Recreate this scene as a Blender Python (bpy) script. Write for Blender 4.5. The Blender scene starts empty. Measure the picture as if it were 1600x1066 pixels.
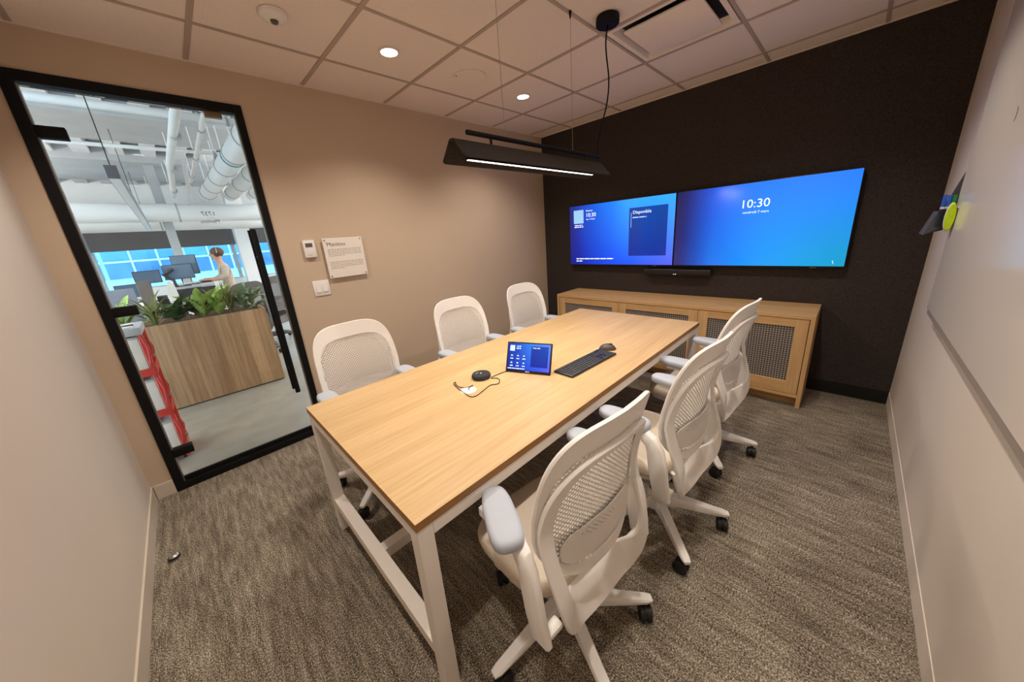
import bpy, bmesh, math, random
from mathutils import Vector, Matrix, Euler
R = math.radians
random.seed(7)
scene = bpy.context.scene
C = scene.collection

# ------------------------------------------------------------------ camera, world, exposure
cam_d = bpy.data.cameras.new('camera')
cam = bpy.data.objects.new('camera', cam_d); C.objects.link(cam)
CP = Vector((0.45595, 0.37264, 1.48135))
yaw, pit, rol = 0.8031, -0.2876, -0.0775
fw = Vector((math.cos(pit)*math.cos(yaw), math.cos(pit)*math.sin(yaw), math.sin(pit)))
rt = Vector((math.sin(yaw), -math.cos(yaw), 0)); up = rt.cross(fw)
r2 = math.cos(rol)*rt + math.sin(rol)*up; u2 = -math.sin(rol)*rt + math.cos(rol)*up
M = Matrix((r2, u2, -fw)).transposed().to_4x4(); M.translation = CP
cam.matrix_world = M
cam_d.sensor_width = 36; cam_d.lens = 518.168*36/1600
cam_d.shift_x = 0.00124; cam_d.shift_y = -0.00822
cam_d.clip_start = 0.02; cam_d.clip_end = 200
scene.camera = cam

world = bpy.data.worlds.new('sky'); scene.world = world
world.use_nodes = True
bg = world.node_tree.nodes['Background']
bg.inputs[0].default_value = (0.62, 0.85, 1.0, 1); bg.inputs[1].default_value = 3.0
vs = scene.view_settings
vs.view_transform = 'Standard'; vs.look = 'None'; vs.gamma = 1; vs.use_curve_mapping = False
vs.exposure = 0.08
WARM = (1.0, 0.905, 0.80)
DOWN_W = 60.0       # each recessed downlight
PEND_W = 10.0       # linear pendant over the table
OFFICE_W = 120.0     # each unseen linear luminaire added to brighten the office

L, W, H = 4.093, 3.3236, 2.602      # room: x 0..L, y 0..W, z 0..H

# ------------------------------------------------------------------ materials
def srgb(r, g, b):
    f = lambda c: c/12.92 if c <= .04045 else ((c+.055)/1.055)**2.4
    return (f(r/255), f(g/255), f(b/255), 1)
def nmat(name):
    m = bpy.data.materials.new(name); m.use_nodes = True
    nt = m.node_tree; return m, nt, nt.nodes['Principled BSDF']
def mat(name, col, rough=.5, metal=0, var=.06, scale=8, bump=0, bscale=None, spec=.5, coat=0):
    m, nt, b = nmat(name)
    tc = nt.nodes.new('ShaderNodeTexCoord')
    n = nt.nodes.new('ShaderNodeTexNoise'); n.inputs['Scale'].default_value = scale; n.inputs['Detail'].default_value = 3
    nt.links.new(tc.outputs['Object'], n.inputs['Vector'])
    rp = nt.nodes.new('ShaderNodeValToRGB')
    lo = [max(0, c*(1-var)) for c in col[:3]]; hi = [min(1, c*(1+var)) for c in col[:3]]
    rp.color_ramp.elements[0].position = .3; rp.color_ramp.elements[1].position = .7
    rp.color_ramp.elements[0].color = (*lo, 1); rp.color_ramp.elements[1].color = (*hi, 1)
    nt.links.new(n.outputs['Fac'], rp.inputs[0]); nt.links.new(rp.outputs[0], b.inputs['Base Color'])
    b.inputs['Roughness'].default_value = rough; b.inputs['Metallic'].default_value = metal
    b.inputs['Specular IOR Level'].default_value = spec
    if coat: b.inputs['Coat Weight'].default_value = coat; b.inputs['Coat Roughness'].default_value = .08
    if bump:
        n2 = nt.nodes.new('ShaderNodeTexNoise'); n2.inputs['Scale'].default_value = bscale or scale*10; n2.inputs['Detail'].default_value = 2
        nt.links.new(tc.outputs['Object'], n2.inputs['Vector'])
        bp = nt.nodes.new('ShaderNodeBump'); bp.inputs['Strength'].default_value = bump; bp.inputs['Distance'].default_value = .004
        nt.links.new(n2.outputs['Fac'], bp.inputs['Height']); nt.links.new(bp.outputs[0], b.inputs['Normal'])
    return m
def wood(name, lo, hi, axis, rough=.42, fine=70, island=.0):
    m, nt, b = nmat(name)
    tc = nt.nodes.new('ShaderNodeTexCoord'); mp = nt.nodes.new('ShaderNodeMapping')
    s = [1, 1, 1]
    for i in range(3): s[i] = .045 if i == axis else 1
    mp.inputs['Scale'].default_value = s
    nt.links.new(tc.outputs['Object'], mp.inputs['Vector'])
    n = nt.nodes.new('ShaderNodeTexNoise'); n.inputs['Scale'].default_value = fine; n.inputs['Detail'].default_value = 5; n.inputs['Roughness'].default_value = .65
    n2 = nt.nodes.new('ShaderNodeTexNoise'); n2.inputs['Scale'].default_value = 9; n2.inputs['Detail'].default_value = 3
    nt.links.new(mp.outputs[0], n.inputs['Vector']); nt.links.new(mp.outputs[0], n2.inputs['Vector'])
    ad = nt.nodes.new('ShaderNodeMath'); ad.operation = 'MULTIPLY_ADD'; ad.inputs[1].default_value = .55
    mu = nt.nodes.new('ShaderNodeMath'); mu.operation = 'MULTIPLY'; mu.inputs[1].default_value = .45
    nt.links.new(n2.outputs['Fac'], mu.inputs[0]); nt.links.new(n.outputs['Fac'], ad.inputs[0]); nt.links.new(mu.outputs[0], ad.inputs[2])
    last = ad.outputs[0]
    if island:
        oi = nt.nodes.new('ShaderNodeObjectInfo')
        a2 = nt.nodes.new('ShaderNodeMath'); a2.operation = 'MULTIPLY_ADD'; a2.inputs[1].default_value = island; 
        nt.links.new(oi.outputs['Random'], a2.inputs[0]); 
        s2 = nt.nodes.new('ShaderNodeMath'); s2.operation = 'SUBTRACT'; s2.inputs[1].default_value = island/2
        nt.links.new(last, a2.inputs[2]); nt.links.new(a2.outputs[0], s2.inputs[0]); last = s2.outputs[0]
    rp = nt.nodes.new('ShaderNodeValToRGB')
    rp.color_ramp.elements[0].position = .32; rp.color_ramp.elements[1].position = .68
    rp.color_ramp.elements[0].color = lo; rp.color_ramp.elements[1].color = hi
    nt.links.new(last, rp.inputs[0]); nt.links.new(rp.outputs[0], b.inputs['Base Color'])
    bp = nt.nodes.new('ShaderNodeBump'); bp.inputs['Strength'].default_value = .08; bp.inputs['Distance'].default_value = .001
    nt.links.new(n.outputs['Fac'], bp.inputs['Height']); nt.links.new(bp.outputs[0], b.inputs['Normal'])
    b.inputs['Roughness'].default_value = rough
    return m
def emis(name, col, strength):
    m, nt, b = nmat(name)
    b.inputs['Base Color'].default_value = (*col[:3], 1)
    b.inputs['Emission Color'].default_value = (*col[:3], 1); b.inputs['Emission Strength'].default_value = strength
    return m
def glass(name, tint=(1, 1, 1), refl=.06, rough=0.0):
    m, nt, b = nmat(name); nt.nodes.remove(b)
    out = nt.nodes['Material Output']
    tr = nt.nodes.new('ShaderNodeBsdfTransparent'); tr.inputs[0].default_value = (*tint, 1)
    gl = nt.nodes.new('ShaderNodeBsdfGlossy'); gl.inputs['Roughness'].default_value = rough
    fr = nt.nodes.new('ShaderNodeFresnel'); fr.inputs[0].default_value = 1.3
    mx = nt.nodes.new('ShaderNodeMixShader')
    nt.links.new(fr.outputs[0], mx.inputs[0]); nt.links.new(tr.outputs[0], mx.inputs[1]); nt.links.new(gl.outputs[0], mx.inputs[2])
    nt.links.new(mx.outputs[0], out.inputs[0])
    return m
def carpet():
    m, nt, b = nmat('woven_carpet')
    tc = nt.nodes.new('ShaderNodeTexCoord')
    def nz(scale, sx, sy, det=2, ro=.5):
        mp = nt.nodes.new('ShaderNodeMapping'); mp.inputs['Scale'].default_value = (sx, sy, 1)
        n = nt.nodes.new('ShaderNodeTexNoise'); n.inputs['Scale'].default_value = scale; n.inputs['Detail'].default_value = det; n.inputs['Roughness'].default_value = ro
        nt.links.new(tc.outputs['Object'], mp.inputs['Vector']); nt.links.new(mp.outputs[0], n.inputs['Vector']); return n.outputs['Fac']
    fib = nz(195, 1.2, .85, 3, .7)
    st = nz(42, 1, .12, 4, .75)
    big = nz(3.2, 1, .45, 3, .6)
    def madd(a, k, c):
        n = nt.nodes.new('ShaderNodeMath'); n.operation = 'MULTIPLY_ADD'; n.inputs[1].default_value = k
        nt.links.new(a, n.inputs[0])
        if isinstance(c, float): n.inputs[2].default_value = c
        else: nt.links.new(c, n.inputs[2])
        return n.outputs[0]
    v = madd(fib, 1.25, madd(st, .42, madd(big, .16, -.42)))
    rp = nt.nodes.new('ShaderNodeValToRGB'); cr = rp.color_ramp
    cr.elements[0].position = .30; cr.elements[0].color = srgb(36, 32, 28)
    cr.elements[1].position = .72; cr.elements[1].color = srgb(212, 201, 182)
    e = cr.elements.new(.50); e.color = srgb(119, 107, 91)
    nt.links.new(v, rp.inputs[0]); nt.links.new(rp.outputs[0], b.inputs['Base Color'])
    bp = nt.nodes.new('ShaderNodeBump'); bp.inputs['Strength'].default_value = .7; bp.inputs['Distance'].default_value = .004
    nt.links.new(fib, bp.inputs['Height']); nt.links.new(bp.outputs[0], b.inputs['Normal'])
    b.inputs['Roughness'].default_value = .95; b.inputs['Specular IOR Level'].default_value = .1
    return m
def screen_mat(name, w, h, top, bot, strength=1.0):
    """a lit display: two horizontal colour ramps (top row, bottom row) blended by height; local +y is image left"""
    m, nt, b = nmat(name)
    tc = nt.nodes.new('ShaderNodeTexCoord'); sp = nt.nodes.new('ShaderNodeSeparateXYZ')
    nt.links.new(tc.outputs['Object'], sp.inputs[0])
    u = nt.nodes.new('ShaderNodeMath'); u.operation = 'MULTIPLY_ADD'; u.inputs[1].default_value = -1/w; u.inputs[2].default_value = .5
    v = nt.nodes.new('ShaderNodeMath'); v.operation = 'MULTIPLY_ADD'; v.inputs[1].default_value = 1/h; v.inputs[2].default_value = .5
    nt.links.new(sp.outputs['Y'], u.inputs[0]); nt.links.new(sp.outputs['Z'], v.inputs[0])
    def ramp(stops):
        rp = nt.nodes.new('ShaderNodeValToRGB'); cr = rp.color_ramp
        cr.interpolation = 'B_SPLINE' if len(stops) > 3 else 'EASE'
        cr.elements[0].position = stops[0][0]; cr.elements[0].color = srgb(*stops[0][1])
        cr.elements[1].position = stops[-1][0]; cr.elements[1].color = srgb(*stops[-1][1])
        for p, c in stops[1:-1]: e = cr.elements.new(p); e.color = srgb(*c)
        nt.links.new(u.outputs[0], rp.inputs[0]); return rp.outputs[0]
    a, c = ramp(top), ramp(bot)
    mx = nt.nodes.new('ShaderNodeMix'); mx.data_type = 'RGBA'
    nt.links.new(v.outputs[0], mx.inputs[0]); nt.links.new(c, mx.inputs[6]); nt.links.new(a, mx.inputs[7])
    b.inputs['Base Color'].default_value = (.004, .004, .006, 1); b.inputs['Roughness'].default_value = .16
    nt.links.new(mx.outputs[2], b.inputs['Emission Color']); b.inputs['Emission Strength'].default_value = strength
    return m

MT = {
 'beige': mat('beige_paint', srgb(198, 176, 152), .8, var=.015, scale=2, bump=.05, bscale=260),
 'pale': mat('pale_wall_paint', srgb(214, 200, 186), .75, var=.012, scale=2, bump=.04, bscale=260),
 'black_wall': mat('black_acoustic_felt', srgb(62, 55, 52), .95, var=.45, scale=200, bump=.35, bscale=420, spec=.1),
 'beige_pale': mat('pale_beige_paint', srgb(220, 208, 195), .78, var=.012, scale=2, bump=.05, bscale=260),
 'base_white': mat('white_baseboard', srgb(205, 192, 176), .5, var=.02),
 'base_black': mat('black_baseboard', srgb(13, 12, 12), .45, var=.1),
 'tile': mat('mineral_ceiling_tile', srgb(236, 222, 211), .9, var=.03, scale=120, bump=.12, bscale=300, spec=.1),
 'tee': mat('taupe_ceiling_tee', srgb(180, 162, 148), .6, var=.02),
 'slab': mat('light_block_slab', srgb(120, 115, 110), .9),
 'carpet': carpet(),
 'black': mat('black_powder_coat', srgb(15, 13, 13), .6, var=.15, scale=60, spec=.2),
 'black_satin': mat('black_plastic', srgb(17, 17, 19), .35, var=.1),
 'rubber': mat('black_rubber', srgb(14, 14, 15), .6, var=.1),
 'charcoal': mat('charcoal_fabric', srgb(60, 60, 63), .95, var=.2, scale=200, bump=.3, bscale=500, spec=.1),
 'oak_x': wood('oak_grain_lengthwise', srgb(182, 147, 100), srgb(212, 179, 130), 0),
 'oak_y': wood('oak_grain_sideways', srgb(184, 142, 92), srgb(216, 176, 124), 1),
 'oak_z': wood('oak_grain_upright', srgb(184, 142, 94), srgb(214, 174, 124), 2),
 'oak_edge': wood('oak_edge_band', srgb(128, 88, 42), srgb(160, 114, 62), 0, rough=.55),
 'plank': wood('planter_wood', srgb(140, 104, 70), srgb(198, 158, 116), 2, rough=.55, fine=40, island=.30),
 'frame_white': mat('white_powder_coat', srgb(226, 217, 207), .45, var=.015),
 'chair_white': mat('white_moulded_plastic', srgb(238, 233, 227), .42, var=.012),
 'chair_mesh': mat('white_flexible_shell', srgb(232, 226, 219), .5, var=.012),
 'seat': mat('light_taupe_fabric', srgb(206, 192, 174), .9, var=.08, scale=300, bump=.2, bscale=600, spec=.1),
 'pad': mat('pale_grey_arm_pad', srgb(172, 177, 187), .6, var=.02),
 'perf': mat('grey_perforated_metal', srgb(158, 148, 140), .45, metal=.3, var=.03),
 'dark_in': mat('dark_interior', srgb(24, 20, 18), .8),
 'white_plastic': mat('white_plastic', srgb(232, 226, 220), .4, var=.01),
 'plaque': mat('white_acrylic', srgb(232, 222, 212), .35, var=.01),
 'ink': mat('dark_ink', srgb(40, 36, 34), .6, var=.05),
 'ink_grey': mat('grey_ink', srgb(172, 160, 150), .7, var=.05),
 'lcd': mat('grey_lcd', srgb(82, 80, 76), .3, var=.05),
 'steel': mat('brushed_steel', srgb(170, 165, 158), .35, metal=.9, var=.05),
 'bronze': mat('bronze_metal', srgb(120, 104, 80), .45, metal=.6, var=.1),
 'board': mat('white_board_steel', srgb(224, 216, 208), .16, var=.005, scale=2, spec=.6),
 'board_strip': mat('grey_board_strip', srgb(150, 138, 128), .5, var=.02),
 'shade': mat('dark_felt_shade', srgb(52, 45, 41), .9, var=.35, scale=160, bump=.3, bscale=300, spec=.15),
 'led': emis('led_strip', (1, .93, .86), 4),
 'lens': emis('downlight_lens', (1, .92, .80), 14),
 'glass': glass('clear_glass'),
 'win_glass': glass('daylight_blue_glass', (.62, .86, 1.0)),  # blue tint puts cool daylight into the glass colour
 'grom': mat('white_grommet', srgb(240, 232, 218), .4, var=.01),
 'key': mat('dark_grey_keys', srgb(58, 58, 62), .5, var=.05),
 'kb': mat('grey_aluminium', srgb(42, 42, 45), .4, metal=.3, var=.05),
 'mouse': mat('brown_grey_mouse', srgb(70, 60, 56), .45, var=.05),
 'felt_grey': mat('grey_felt', srgb(88, 88, 94), .95, var=.15, scale=300, bump=.3, bscale=500, spec=.1),
 'blue': mat('blue_marker_plastic', srgb(28, 88, 190), .35), 'green': mat('green_marker_plastic', srgb(20, 120, 60), .35),
 'red_m': mat('red_marker_plastic', srgb(190, 40, 36), .35),
 'lime': mat('lime_eraser_foam', srgb(190, 220, 20), .8, var=.08, scale=60), 'white_felt': mat('white_eraser_felt', srgb(225, 225, 222), .9),
 # office
 'concrete': mat('polished_concrete', srgb(150, 144, 132), .35, var=.12, scale=5, bump=.03),
 'off_white': mat('white_painted_steel', srgb(238, 240, 240), .6, var=.03, scale=3),
 'off_ceil': mat('white_painted_concrete', srgb(212, 215, 216), .9, var=.05, scale=4),
 'off_grey': mat('grey_painted_beam', srgb(180, 183, 185), .9, var=.05, scale=4),
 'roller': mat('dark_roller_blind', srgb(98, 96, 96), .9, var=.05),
 'red': mat('red_enamel', srgb(196, 52, 44), .45, var=.08), 'paper': mat('white_paper', srgb(228, 224, 214), .8),
 'soil': mat('dark_soil', srgb(52, 42, 34), 1, var=.4, scale=60),
 'grey_panel': mat('blue_grey_divider', srgb(140, 146, 156), .9, var=.04), 'brown_panel': mat('taupe_divider', srgb(120, 112, 106), .9, var=.05),
 'desk': mat('dark_desk', srgb(50, 50, 54), .5), 'skin': mat('skin', srgb(205, 160, 135), .6), 'shirt': mat('beige_shirt', srgb(196, 180, 164), .9, var=.06, scale=30),
 'trousers': mat('dark_trousers', srgb(48, 50, 58), .9), 'hair': mat('brown_hair', srgb(98, 72, 54), .8, var=.3, scale=60),
 'leaf_dark': mat('dark_green_leaf', srgb(44, 84, 42), .4, var=.25, scale=14), 'leaf_lime': mat('yellow_green_leaf', srgb(150, 178, 84), .45, var=.35, scale=22),
 'leaf_olive': mat('olive_blade', srgb(118, 124, 62), .5, var=.3, scale=20), 'leaf_grey': mat('grey_green_leaf', srgb(120, 142, 104), .45, var=.3, scale=26),
 'facade': mat('pale_facade_panel', srgb(214, 236, 240), .7, var=.04), 'facade_win': mat('blue_facade_window', srgb(112, 168, 206), .2, var=.25, scale=.8),
 'facade_win_low': mat('grey_blue_facade_window', srgb(96, 136, 166), .2, var=.3, scale=1.4), 'mullion': mat('white_facade_mullion', srgb(240, 250, 252), .5), 'tag_blue': mat('teal_duct_label', srgb(40, 140, 160), .6),
}

# ------------------------------------------------------------------ mesh helpers
class MB:
    def __init__(s): s.v = []; s.f = []; s.sm = []
    def add(s, vs, fs, smooth=False):
        o = len(s.v); s.v += [tuple(v) for v in vs]
        for f in fs: s.f.append(tuple(i+o for i in f)); s.sm.append(smooth)
        return s
    def box(s, a, b):
        x0, y0, z0 = a; x1, y1, z1 = b
        return s.add([(x0,y0,z0),(x1,y0,z0),(x1,y1,z0),(x0,y1,z0),(x0,y0,z1),(x1,y0,z1),(x1,y1,z1),(x0,y1,z1)],
              [(0,3,2,1),(4,5,6,7),(0,1,5,4),(1,2,6,5),(2,3,7,6),(3,0,4,7)])
    def rbox(s, a, b, r=.005, seg=2):
        bm = bmesh.new(); bmesh.ops.create_cube(bm, size=1)
        for v in bm.verts:
            v.co = Vector(((a[i]+b[i])/2 + v.co[i]*(b[i]-a[i]) for i in range(3)))
        r = min(r, min(abs(b[i]-a[i]) for i in range(3))*.49)
        bmesh.ops.bevel(bm, geom=bm.edges[:], offset=r, segments=seg, profile=.5, affect='EDGES')
        bm.verts.index_update()
        s.add([v.co[:] for v in bm.verts], [[v.index for v in f.verts] for f in bm.faces], True); bm.free(); return s
    def prism(s, pts, d, smooth=False):
        """pts: planar polygon (3d), extruded by vector d"""
        n = len(pts); d = Vector(d); P = [Vector(p) for p in pts]
        return s.add(P+[p+d for p in P], [tuple(range(n-1,-1,-1)), tuple(range(n,2*n))]+[(i,(i+1)%n,n+(i+1)%n,n+i) for i in range(n)], smooth)
    def loft(s, rings, closed=True, caps=True, smooth=True):
        n = len(rings[0]); vs = [p for r in rings for p in r]; fs = []
        for k in range(len(rings)-1):
            for i in range(n if closed else n-1):
                j = (i+1) % n; fs.append((k*n+i, k*n+j, (k+1)*n+j, (k+1)*n+i))
        if caps: fs += [tuple(range(n-1,-1,-1)), tuple((len(rings)-1)*n+i for i in range(n))]
        return s.add(vs, fs, smooth)
    def tube(s, path, r, n=10, caps=True):
        P = [Vector(p) for p in path]; rr = r if isinstance(r, (list, tuple)) else [r]*len(P); rings = []
        ref = None
        for i, p in enumerate(P):
            t = (P[min(i+1, len(P)-1)] - P[max(i-1, 0)]).normalized()
            if ref is None: ref = Vector((0,0,1)) if abs(t.z) < .9 else Vector((1,0,0))
            a = t.cross(ref).normalized(); b = t.cross(a).normalized(); ref = -b if False else ref
            rings.append([p + rr[i]*(math.cos(2*math.pi*k/n)*a + math.sin(2*math.pi*k/n)*b) for k in range(n)])
        return s.loft(rings, True, caps)
    def cyl(s, a, b, r, n=16, r1=None): return s.tube([a, b], [r, r if r1 is None else r1], n)
    def lathe(s, prof, c=(0,0,0), n=24):
        rings = [[(c[0]+r*math.cos(2*math.pi*k/n), c[1]+r*math.sin(2*math.pi*k/n), c[2]+z) for k in range(n)] for r, z in prof]
        return s.loft(rings)
    def mesh(s, name):
        me = bpy.data.meshes.new(name); me.from_pydata(s.v, [], s.f)
        bm = bmesh.new(); bm.from_mesh(me); bmesh.ops.recalc_face_normals(bm, faces=bm.faces[:]); bm.to_mesh(me); bm.free()
        for p, sm in zip(me.polygons, s.sm): p.use_smooth = sm
        return me
    def build(s, name, m, parent=None, bevel=0, sharp=40):
        me = s.mesh(name); me.materials.append(MT[m] if isinstance(m, str) else m)
        if any(s.sm):
            try: me.set_sharp_from_angle(angle=R(sharp))
            except Exception: pass
        o = bpy.data.objects.new(name, me); C.objects.link(o)
        if parent is not None: o.parent = parent
        if bevel:
            b = o.modifiers.new('bevel', 'BEVEL'); b.width = bevel; b.segments = 2; b.limit_method = 'ANGLE'; b.angle_limit = R(40)
        return o
def B(a, b): return MB().box(a, b)
def RB(a, b, r=.005, seg=2): return MB().rbox(a, b, r, seg)
def tag(o, label, cat, group=None):
    o['label'] = label; o['category'] = cat
    if group: o['group'] = group
    return o
def struct(o): o['kind'] = 'structure'; return o
def empty(name, loc=(0,0,0), rz=0, parent=None):
    o = bpy.data.objects.new(name, None); C.objects.link(o); o.location = loc; o.rotation_euler = (0,0,rz)
    o.empty_display_size = .05
    if parent is not None: o.parent = parent
    return o
def thing(name, label, cat, loc=(0,0,0), rz=0, group=None): return tag(empty(name, loc, rz), label, cat, group)
def kids(o): return [c for c in ALLKIDS.get(o.name, [])]
def copy_tree(o, parent=None):
    c = o.copy(); C.objects.link(c); c.parent = parent
    for ch in list(o.children): copy_tree(ch, c)
    return c
def shared(o, loc, parent, rot=None, scale=None):
    c = o.copy(); C.objects.link(c); c.parent = parent; c.location = loc
    if rot is not None: c.rotation_euler = rot
    if scale is not None: c.scale = scale
    return c
def text(name, body, size, m, origin, X, Y, parent=None, align='LEFT', ext=.0006):
    cu = bpy.data.curves.new(name, 'FONT'); cu.body = body; cu.size = size; cu.extrude = ext; cu.align_x = align; cu.resolution_u = 3
    t = bpy.data.objects.new(name, cu); C.objects.link(t)
    dg = bpy.context.evaluated_depsgraph_get()
    me = bpy.data.meshes.new_from_object(t.evaluated_get(dg))
    bpy.data.objects.remove(t); bpy.data.curves.remove(cu)
    X = Vector(X); Y = Vector(Y); mm = Matrix((X, Y, X.cross(Y))).transposed().to_4x4(); mm.translation = Vector(origin)
    me.transform(mm); me.materials.clear(); me.materials.append(MT[m] if isinstance(m, str) else m)
    o = bpy.data.objects.new(name, me); C.objects.link(o)
    if parent is not None: o.parent = parent
    return o
def add_light(name, kind, loc, energy, color, parent=None, rot=(0,0,0), **kw):
    d = bpy.data.lights.new(name, kind); d.energy = energy; d.color = color
    for k, v in kw.items(): setattr(d, k, v)
    o = bpy.data.objects.new(name, d); C.objects.link(o); o.location = loc; o.rotation_euler = rot
    if parent is not None: o.parent = parent
    return o
def smooth(a, b, t): t = max(0, min(1, (t-a)/(b-a))); return t*t*(3-2*t)
def interp(pts, z):
    if z <= pts[0][0]: return pts[0][1]
    for (a, va), (b, vb) in zip(pts, pts[1:]):
        if z <= b: t = (z-a)/(b-a); t = t*t*(3-2*t)*.5 + t*.5; return va+(vb-va)*t
    return pts[-1][1]

def spline(pts, z):
    """monotone-friendly cubic Hermite through (z, value) points"""
    n = len(pts)
    if z <= pts[0][0]: return pts[0][1]
    if z >= pts[-1][0]: return pts[-1][1]
    sl = lambda k: (pts[k+1][1]-pts[k][1])/(pts[k+1][0]-pts[k][0])
    for k in range(n-1):
        if z <= pts[k+1][0]:
            h = pts[k+1][0]-pts[k][0]; t = (z-pts[k][0])/h
            m0 = sl(k) if k == 0 else (sl(k-1)+sl(k))/2; m1 = sl(k) if k == n-2 else (sl(k)+sl(k+1))/2
            return (2*t**3-3*t*t+1)*pts[k][1]+(t**3-2*t*t+t)*h*m0+(-2*t**3+3*t*t)*pts[k+1][1]+(t**3-t*t)*h*m1

# ------------------------------------------------------------------ room shell
DX0, DX1, DZ = .1019, 1.0288, 2.4076
struct(B((-.05, -.05, -.08), (L+.05, W+.02, 0)).build('floor', 'carpet'))
w = struct(empty('wall_left'))
B((-.15, W, 0), (DX0, W+.12, 3.9)).build('panel', 'beige', w)
B((DX1, W, 0), (L+.12, W+.12, 3.9)).build('panel', 'beige', w)
B((DX0, W, DZ), (DX1, W+.12, 3.9)).build('panel', 'beige', w)
struct(B((L, -.12, 0), (L+.12, W, H+.25)).build('wall_back', 'black_wall'))
struct(B((-.15, -.12, 0), (L, 0, H+.25)).build('wall_right', 'beige_pale'))
struct(B((-.15, 0, 0), (0, W, H+.25)).build('wall_near', 'pale'))
struct(B((L-.012, 0, 0), (L, W, .1)).build('baseboard_back', 'base_black'))
struct(B((0, 0, 0), (.008, W, .1)).build('baseboard_near', 'base_white', bevel=.001))
struct(B((.011, 0, 0), (L-.012, .003, .1)).build('baseboard_right', 'beige_pale'))
bl = struct(empty('baseboard_left'))
B((.011, W-.011, 0), (DX0-.001, W, .1)).build('board', 'base_white', bl, bevel=.002)
B((DX1+.001, W-.011, 0), (L-.012, W, .1)).build('board', 'base_white', bl, bevel=.002)

# suspended ceiling: every tile and tee its own piece
ce = struct(empty('ceiling', (0, 0, 0)))
B((-.05, -.05, H+.05), (L+.05, W, H+.2)).build('slab', 'slab', ce)  # unseen slab added above the tiles to block light
gx = [.207+.6097*i for i in range(-1, 7)]; gy = [1.035-1.2195+.6097*i for i in range(0, 6)]
xs = [0]+[x for x in gx if 0 < x < L]+[L]; ys = [0]+[y for y in gy if 0 < y < W]+[W]
RET = None
for i in range(len(xs)-1):
    for j in range(len(ys)-1):
        x0, x1, y0, y1 = xs[i], xs[i+1], ys[j], ys[j+1]
        if abs(x0-2.646) < .05 and abs(y0-1.035) < .05: RET = (x0, x1, y0, y1); continue
        z = H+.004+random.uniform(-.0006, .0006)
        B((x0+.004, y0+.004, z), (x1-.004, y1-.004, z+.015)).build('tile', 'tile', ce)
for x in xs[1:-1]: B((x-.012, 0, H-.001), (x+.012, W, H+.022)).build('tee', 'tee', ce)
for y in ys[1:-1]: B((0, y-.010, H-.0005), (L, y+.010, H+.020)).build('tee', 'tee', ce)
for a, b in (((0, 0), (.02, W)), ((L-.02, 0), (L, W)), ((0, 0), (L, .02)), ((0, W-.02), (L, W))):
    B((*a, H-.0015), (*b, H+.003)).build('wall_angle', 'tile', ce)

# air diffuser with a dropped plaque
x0, x1, y0, y1 = RET; cx, cy = (x0+x1)/2, (y0+y1)/2
dif = thing('air_diffuser', 'square white air diffuser with a dropped plate in the ceiling beside the cord canopy', 'air vent', (cx, cy, H))
mb = MB(); h, hi_ = .29, .235
sq = lambda s, z: [(-s, -s, z), (s, -s, z), (s, s, z), (-s, s, z)]
mb.loft([sq(h, .001), sq(.262, .001), sq(.240, .045)], True, False, False); mb.build('frame', 'tile', dif)
B((-.245, -.245, .045), (.245, .245, .049)).build('duct_throat', 'dark_in', dif)
RB((-.212, -.212, -.006), (.212, .212, .006), .004).build('plaque_plate', 'tile', dif)

# recessed downlights
def downlight(x, y, label):
    d = thing('downlight', label, 'downlight', (x, y, H), 0, 'recessed round downlights')
    MB().lathe([(.062, .003), (.062, -.004), (.050, -.005), (.047, .002)]).build('trim_ring', 'white_plastic', d)
    MB().lathe([(0.001, -.001), (.047, -.001), (.047, .002), (.001, .002)]).build('lens', 'lens', d)
    add_light('downlight_lamp', 'SPOT', (0, 0, -.012), DOWN_W, WARM, d, spot_size=R(128), spot_blend=.75, shadow_soft_size=.045)
downlight(1.716, 2.555, 'round recessed downlight glowing nearest the smoke detector')
downlight(2.933, 2.562, 'round recessed downlight glowing beyond the ceiling speaker, nearer the black wall')
for x, y in ((1.716, .73), (2.933, .73), (.50, .73), (.50, 2.555)):
    downlight(x, y, 'round recessed downlight above the frame')

sd = thing('smoke_detector', 'round white smoke detector on the ceiling above the glass door', 'smoke detector', (1.113, 2.553, H))
MB().lathe([(.001, .002), (.062, .002), (.062, -.012), (.055, -.022), (.03, -.03), (.001, -.03)]).build('housing', 'white_plastic', sd)
MB().lathe([(.001, -.03), (.018, -.03), (.015, -.040), (.001, -.041)], n=16).build('sensor_eye', 'lcd', sd)
sp = thing('ceiling_speaker', 'round white ceiling speaker grille between the two lit downlights', 'speaker', (2.336, 2.545, H))
MB().lathe([(.095, .003), (.125, .003), (.125, -.002), (.112, -.007), (.095, -.005)]).build('rim', 'tile', sp)
MB().lathe([(.001, -.003), (.095, -.003), (.095, .003), (.001, .003)], n=32).build('grille', mat('speaker_grille', srgb(176, 158, 146), .7, var=.2, scale=400), sp)
MB().lathe([(.001, -.008), (.006, -.008), (.006, .003)], (-.108, .02, 0), n=10).build('indicator', 'ink', sp)

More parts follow.
